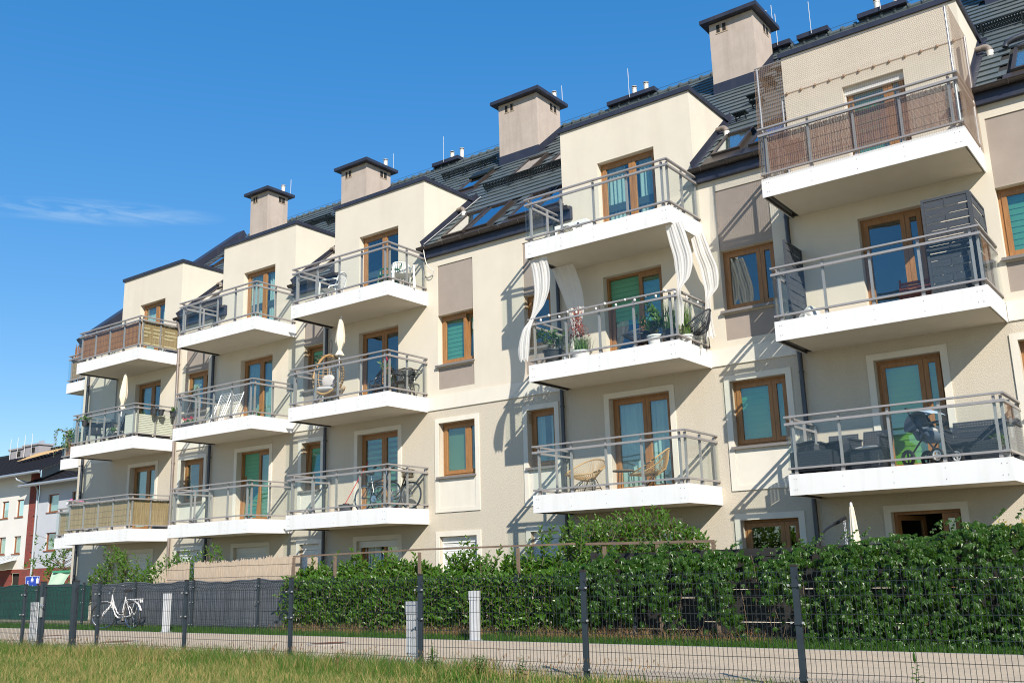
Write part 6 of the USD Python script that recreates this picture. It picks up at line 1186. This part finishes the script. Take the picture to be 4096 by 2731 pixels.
z0 = F2+1.05; wp = [(-12.19+0.12*i, YF+0.03+0.03*math.sin(i*2.1), z0+0.02*math.cos(i*2.1)-0.03*(i % 3 == 0)) for i in range(31)]+[(-8.53, YF+0.05+0.13*i, z0-0.02*(i % 2)) for i in range(11)]
put(stl, 'wire', MB().tube(wp, 0.004, 4), 'void_dark')
for k, p in enumerate(wp[1::2]): put(stl, 'bulb', MB().lathe([(0.001, 0.032), (0.022, 0.02), (0.028, 0), (0.02, -0.02), (0.001, -0.03)], (p[0], p[1]-0.02, p[2]-0.06*(k % 2)), 8), 'bulb_white', 60)
# rattan set and stroller on the lowest right balcony
def xy(u): return u
wicker_chair('dark rattan armchair at the left of the lowest right balcony', -5.85, 18.05, F1, 0.05, 'rattan_black', name='rattan_armchair'); wicker_chair('dark rattan armchair with pale cushion before the lime blind', -5.22, 17.9, F1, -0.1, 'rattan_black', name='rattan_armchair', cush='cushion_grey'); wicker_chair('dark rattan armchair at the left rail end, half hidden by table', -6.15, 17.85, F1, 0.9, 'rattan_black', name='rattan_armchair', hb=0.64)
wicker_chair('long dark rattan sofa along the wall at the right', -3.38, 18.1, F1, 0.0, 'rattan_black', name='rattan_sofa', cat='sofa', length=1.10, hb=0.80)
lt = thing('rattan_table', 'low dark rattan table with glass top at the left rail', 'table', (-6.1, 17.42, F1)); put(lt, 'tabletop', MB().box(-0.36, 0.36, -0.24, 0.24, 0.40, 0.415), 'rail_glass')
m = MB()
for k in range(16): f = -0.35+0.0467*k; m.box(f-0.018, f+0.018, -0.24, -0.23, 0.04, 0.40).box(f-0.018, f+0.018, 0.23, 0.24, 0.04, 0.40)
for k in range(8): m.box(-0.36, 0.36, -0.246, -0.241, 0.05+0.043*k, 0.08+0.043*k)
put(lt, 'woven_body', m.box(-0.36, -0.34, -0.23, 0.23, 0.04, 0.40).box(0.34, 0.36, -0.23, 0.23, 0.04, 0.40).box(-0.34, 0.34, -0.23, 0.23, 0.36, 0.395), 'rattan_black')
sr = thing('stroller', 'grey baby stroller with hood and white wheel behind the glass', 'stroller', (-4.12, 17.55, F1), -0.5)
put(sr, 'frame', MB().tube([(0.32, -0.2, 0.14), (0.02, -0.2, 0.56), (-0.26, -0.2, 1.0)], 0.016, 6).tube([(0.32, 0.2, 0.14), (0.02, 0.2, 0.56), (-0.26, 0.2, 1.0)], 0.016, 6).tube([(-0.30, -0.2, 0.14), (0.10, -0.2, 0.52)], 0.016, 6).tube([(-0.30, 0.2, 0.14), (0.10, 0.2, 0.52)], 0.016, 6).tube([(-0.26, -0.21, 1.0), (-0.26, 0.21, 1.0)], 0.02, 6), 'black_gloss', 40)
G = [[(0.30*math.cos(a)-0.02, 0.23*u, 0.66+0.30*math.sin(a)*math.sqrt(1-0.25*u*u)) for a in np.linspace(0.75, 3.35, 14)] for u in np.linspace(-1, 1, 9)]
put(sr, 'hood', MB().sheet(G), 'hood_cloth', True); put(sr, 'hood_side', MB().add([(-0.02, s_*0.231, 0.62) for s_ in (-1, 1)]+[tuple(G[0][k]) for k in range(14)]+[tuple(G[8][k]) for k in range(14)], [(0, 2+k, 3+k) for k in range(7, 13)]+[(1, 16+k, 17+k) for k in range(7, 13)]), 'slate_cloth')
put(sr, 'seat', cushion((0.06, 0, 0.50), 0.34, 0.36, 0.26, 0.0), 'slate_cloth', 60); put(sr, 'seat_back', cushion((-0.16, 0, 0.66), 0.16, 0.34, 0.46, 0.0), 'slate_cloth', 60); put(sr, 'blanket', cushion((0.12, 0, 0.58), 0.22, 0.28, 0.12), 'cushion_grey', 60); put(sr, 'bumper_bar', MB().tube(spline([(0.06, -0.2, 0.66), (0.30, -0.12, 0.70), (0.30, 0.12, 0.70), (0.06, 0.2, 0.66)], 12), 0.022, 6), 'black_rubber', 40)
for hx, hr in ((0.32, 0.13), (-0.30, 0.15)):
    for sy in (-1, 1):
        w = sub(sr, 'wheel'); c = np.array([hx, sy*0.23, hr]); put(w, 'tyre', MB().tube([c+(hr-0.02)*np.array([math.cos(a), 0, math.sin(a)]) for a in np.linspace(0, 2*PI, 20, endpoint=False)], 0.02, 6, True), 'black_rubber', 40)
        put(w, 'rim', MB().tube([c+(hr-0.05)*np.array([math.cos(a), 0, math.sin(a)]) for a in np.linspace(0, 2*PI, 18, endpoint=False)], 0.017, 5, True).bar(c-(hr-0.05, 0, 0), c+(hr-0.05, 0, 0), 0.016, 0.03).bar(c-(0, 0, hr-0.05), c+(0, 0, hr-0.05), 0.016, 0.03, (1, 0, 0)), 'plastic_white' if hx > 0 else 'black_gloss', 40)
potted('small green plant in a grey pot at the right rail corner', -2.98, 17.45, F1, 0.08, 0.10, 0.16, 'bucket_grey', 0.42, 0.10, 8, 0.10, 0.03, 111)
# trellis panels
def trellis(label, O, U, w, h, z0, slit=True):
    t = thing('trellis_panel', label, 'trellis panel', (O[0], O[1], z0), world=True); O, U = np.array([O[0], O[1], 0.0]), np.array([U[0], U[1], 0.0]); Nn = np.array([-U[1], U[0], 0]); up_ = np.array([0, 0, 1.0])
    def pc(u0, u1, za, zb, d0, d1): return MB().obox(O+U*(u0+u1)/2+Nn*(d0+d1)/2+up_*(za+zb)/2, U*(u1-u0)/2, Nn*(d1-d0)/2, up_*(zb-za)/2)
    for u0, u1, za, zb in ((0, 0.045, z0, z0+h), (w-0.045, w, z0, z0+h), (0.046, w-0.046, z0+h-0.045, z0+h), (0.046, w-0.046, z0, z0+0.045)): put(t, 'frame_bar', pc(u0, u1, za, zb, -0.022, 0.022), 'trellis_grey')
    n = int((h-0.1)/0.125); s = (h-0.1)/n
    for k in range(n): put(t, 'slat', pc(0.047, w-0.047, z0+0.05+k*s+0.005, z0+0.05+(k+1)*s-0.009, -0.006+0.006*(-1)**k, 0.004+0.006*(-1)**k), 'trellis_grey')
    for k in range(n):
        if k % 2: put(t, 'batten', pc(w*0.5-0.02, w*0.5+0.02, z0+0.05+k*s, z0+0.05+(k+1)*s, -0.018, -0.010), 'trellis_grey')
xe = XL['E']
trellis('tall dark slatted trellis at the right front balcony corner', (-3.72, YF+0.19), (1, 0), 0.80, 1.72, F2+0.03); trellis('tall dark slatted trellis along the right balcony side', (-2.93, YF+0.24), (0, 1), 1.10, 1.72, F2+0.03); trellis('dark slatted trellis along the left balcony side', (xe+0.12, 17.66), (0, 1), 0.92, 1.72, F2+0.03)
fc = thing('folding_chair', 'red brown folding slatted chair leaning before the balcony door', 'chair', (-4.15, 17.95, F2), 0.0)
for k in range(5): put(fc, 'slat', MB().box(-0.24, 0.24, -0.02+0.02*k, 0.0+0.02*k, 0.18+0.075*k, 0.235+0.075*k), 'redwood')
for s in (-1, 1): put(fc, 'side_rail', MB().bar((s*0.26, -0.06, 0), (s*0.26, 0.10, 0.60), 0.03, 0.035), 'redwood')
pb = thing('plastic_bag', 'crumpled clear plastic sack beside the left trellis', 'bag', (-5.95, 17.55, F2)); m = MB().lathe([(0.001, 0.30), (0.05, 0.29), (0.12, 0.22), (0.19, 0.12), (0.21, 0.03), (0.15, 0.0), (0.001, 0.0)], n=18, mod=lambda i, th: 1+0.13*math.sin(5*th+i)+0.08*math.sin(9*th-2*i)); put(pb, 'sack', m, 'clear_bag', 30)
# cat net enclosure on the top right balcony
ne = thing('safety_net', 'brown netting stretched on steel posts round the top right balcony', 'net', (xe, YF, F3), world=True)
xa_, xb_ = xe+0.02, xe+BW-0.02; zt_ = 10.86
for x, y, zz in ((xe+0.07, YF+0.12, zt_), (xb_-0.05, YF+0.12, zt_), (xe+0.07, YW-0.08, 9.66+EZ-0.25), (xb_, YW-0.12, 10.80)): put(ne, 'post', MB().tube([(x, y, F3), (x, y, zz)], 0.021, 8), 'galvanised', 40)
put(ne, 'top_bar', MB().tube([(xa_, YF+0.11, zt_), (xb_, YF+0.11, zt_)], 0.014, 6), 'galvanised')
def netpanel(A, B, C, D, nu, nv, sag=0.0):
    A, B, C, D = (np.asarray(q, float) for q in (A, B, C, D)); m = MB(); t = 0.0010
    def Q(u, v): return (A*(1-u)+B*u)*(1-v)+(D*(1-u)+C*u)*v
    for i in range(nu+1):
        for k in range(4): m.bar(Q(i/nu, k/4), Q(i/nu, (k+1)/4), 2*t, 2*t, (0.3, 0.9, 0.2))
    for k in range(nv+1):
        for i in range(4): m.bar(Q(i/4, k/nv), Q((i+1)/4, k/nv), 2*t, 2*t, (0.3, 0.9, 0.2))
    return m
yo_ = YF-0.012; zlo = F3-0.02
put(ne, 'net_front', netpanel((xa_, yo_, zlo), (xb_+0.03, yo_, zlo), (xb_, YF+0.09, zt_), (xa_, YF+0.09, zt_), 96, 62), 'net_cord', kind='stuff')
put(ne, 'net_side', netpanel((xb_+0.035, yo_, zlo), (xb_+0.035, YW, zlo), (xb_+0.01, YW, 10.84), (xb_+0.01, YF+0.10, zt_), 38, 62), 'net_cord', kind='stuff')
put(ne, 'net_side', netpanel((xa_-0.03, yo_, zlo), (xa_-0.03, YW, zlo), (xa_, YW, 10.84), (xa_, YF+0.10, zt_), 38, 62), 'net_cord', kind='stuff')
put(ne, 'net_top', netpanel((xa_, YF+0.10, zt_), (xb_, YF+0.10, zt_), (xb_, YW, 10.84), (xa_, YW, 10.84), 112, 40), 'net_cord', kind='stuff')
hk = MB(); hk.tube([(xa_, YW-0.012, 10.84), (xb_, YW-0.012, 10.84)], 0.006, 4); put(ne, 'wall_cord', hk, 'net_cord')
for k in range(12): put(ne, 'wall_hook', MB().lathe([(0.001, 0.03), (0.025, 0.02), (0.025, -0.02), (0.001, -0.03)], (xa_+0.15+0.3*k, YW-0.02, 10.84), 8), 'net_cord')
# hanging seat stand in the garden
hs_ = thing('hanging_seat_stand', 'bent dark steel stand with chain for a hanging seat behind the creeper', 'hanging seat stand', (-5.9, 16.8, 0), world=True)
put(hs_, 'stand', MB().tube(spline([(-6.0, 16.8, 0.05), (-6.1, 16.8, 1.0), (-5.92, 16.8, 1.62), (-5.70, 16.8, 1.82), (-5.46, 16.8, 1.94)], 20), 0.022, 8), 'pipe_dark', 40); put(hs_, 'foot', MB().tube([(-6.4, 16.4, 0.03), (-5.6, 17.2, 0.03)], 0.025, 6).tube([(-6.4, 17.2, 0.03), (-5.6, 16.4, 0.03)], 0.025, 6), 'grey_plastic')
put(hs_, 'sleeve', MB().tube([(-5.66, 16.8, 1.845), (-5.44, 16.8, 1.95)], 0.032, 8), 'black_rubber', 40)
chn = MB()
for k in range(9): chn.tube([(-5.48+0.014*math.cos(a), 16.8+(0.014*math.sin(a) if k % 2 else 0), 1.90-0.055*k+0.026*math.sin(a)) for a in np.linspace(0, 2*PI, 8, endpoint=False)], 0.006, 4, True)
put(hs_, 'chain', chn, 'bolt_zinc'); put(hs_, 'seat_frame', MB().tube([(-5.48+0.4*math.cos(a), 16.8+0.1*math.sin(a), 1.0+0.45*math.sin(a)) for a in np.linspace(0, 2*PI, 24, endpoint=False)], 0.02, 6, True), 'rattan_black', 40)
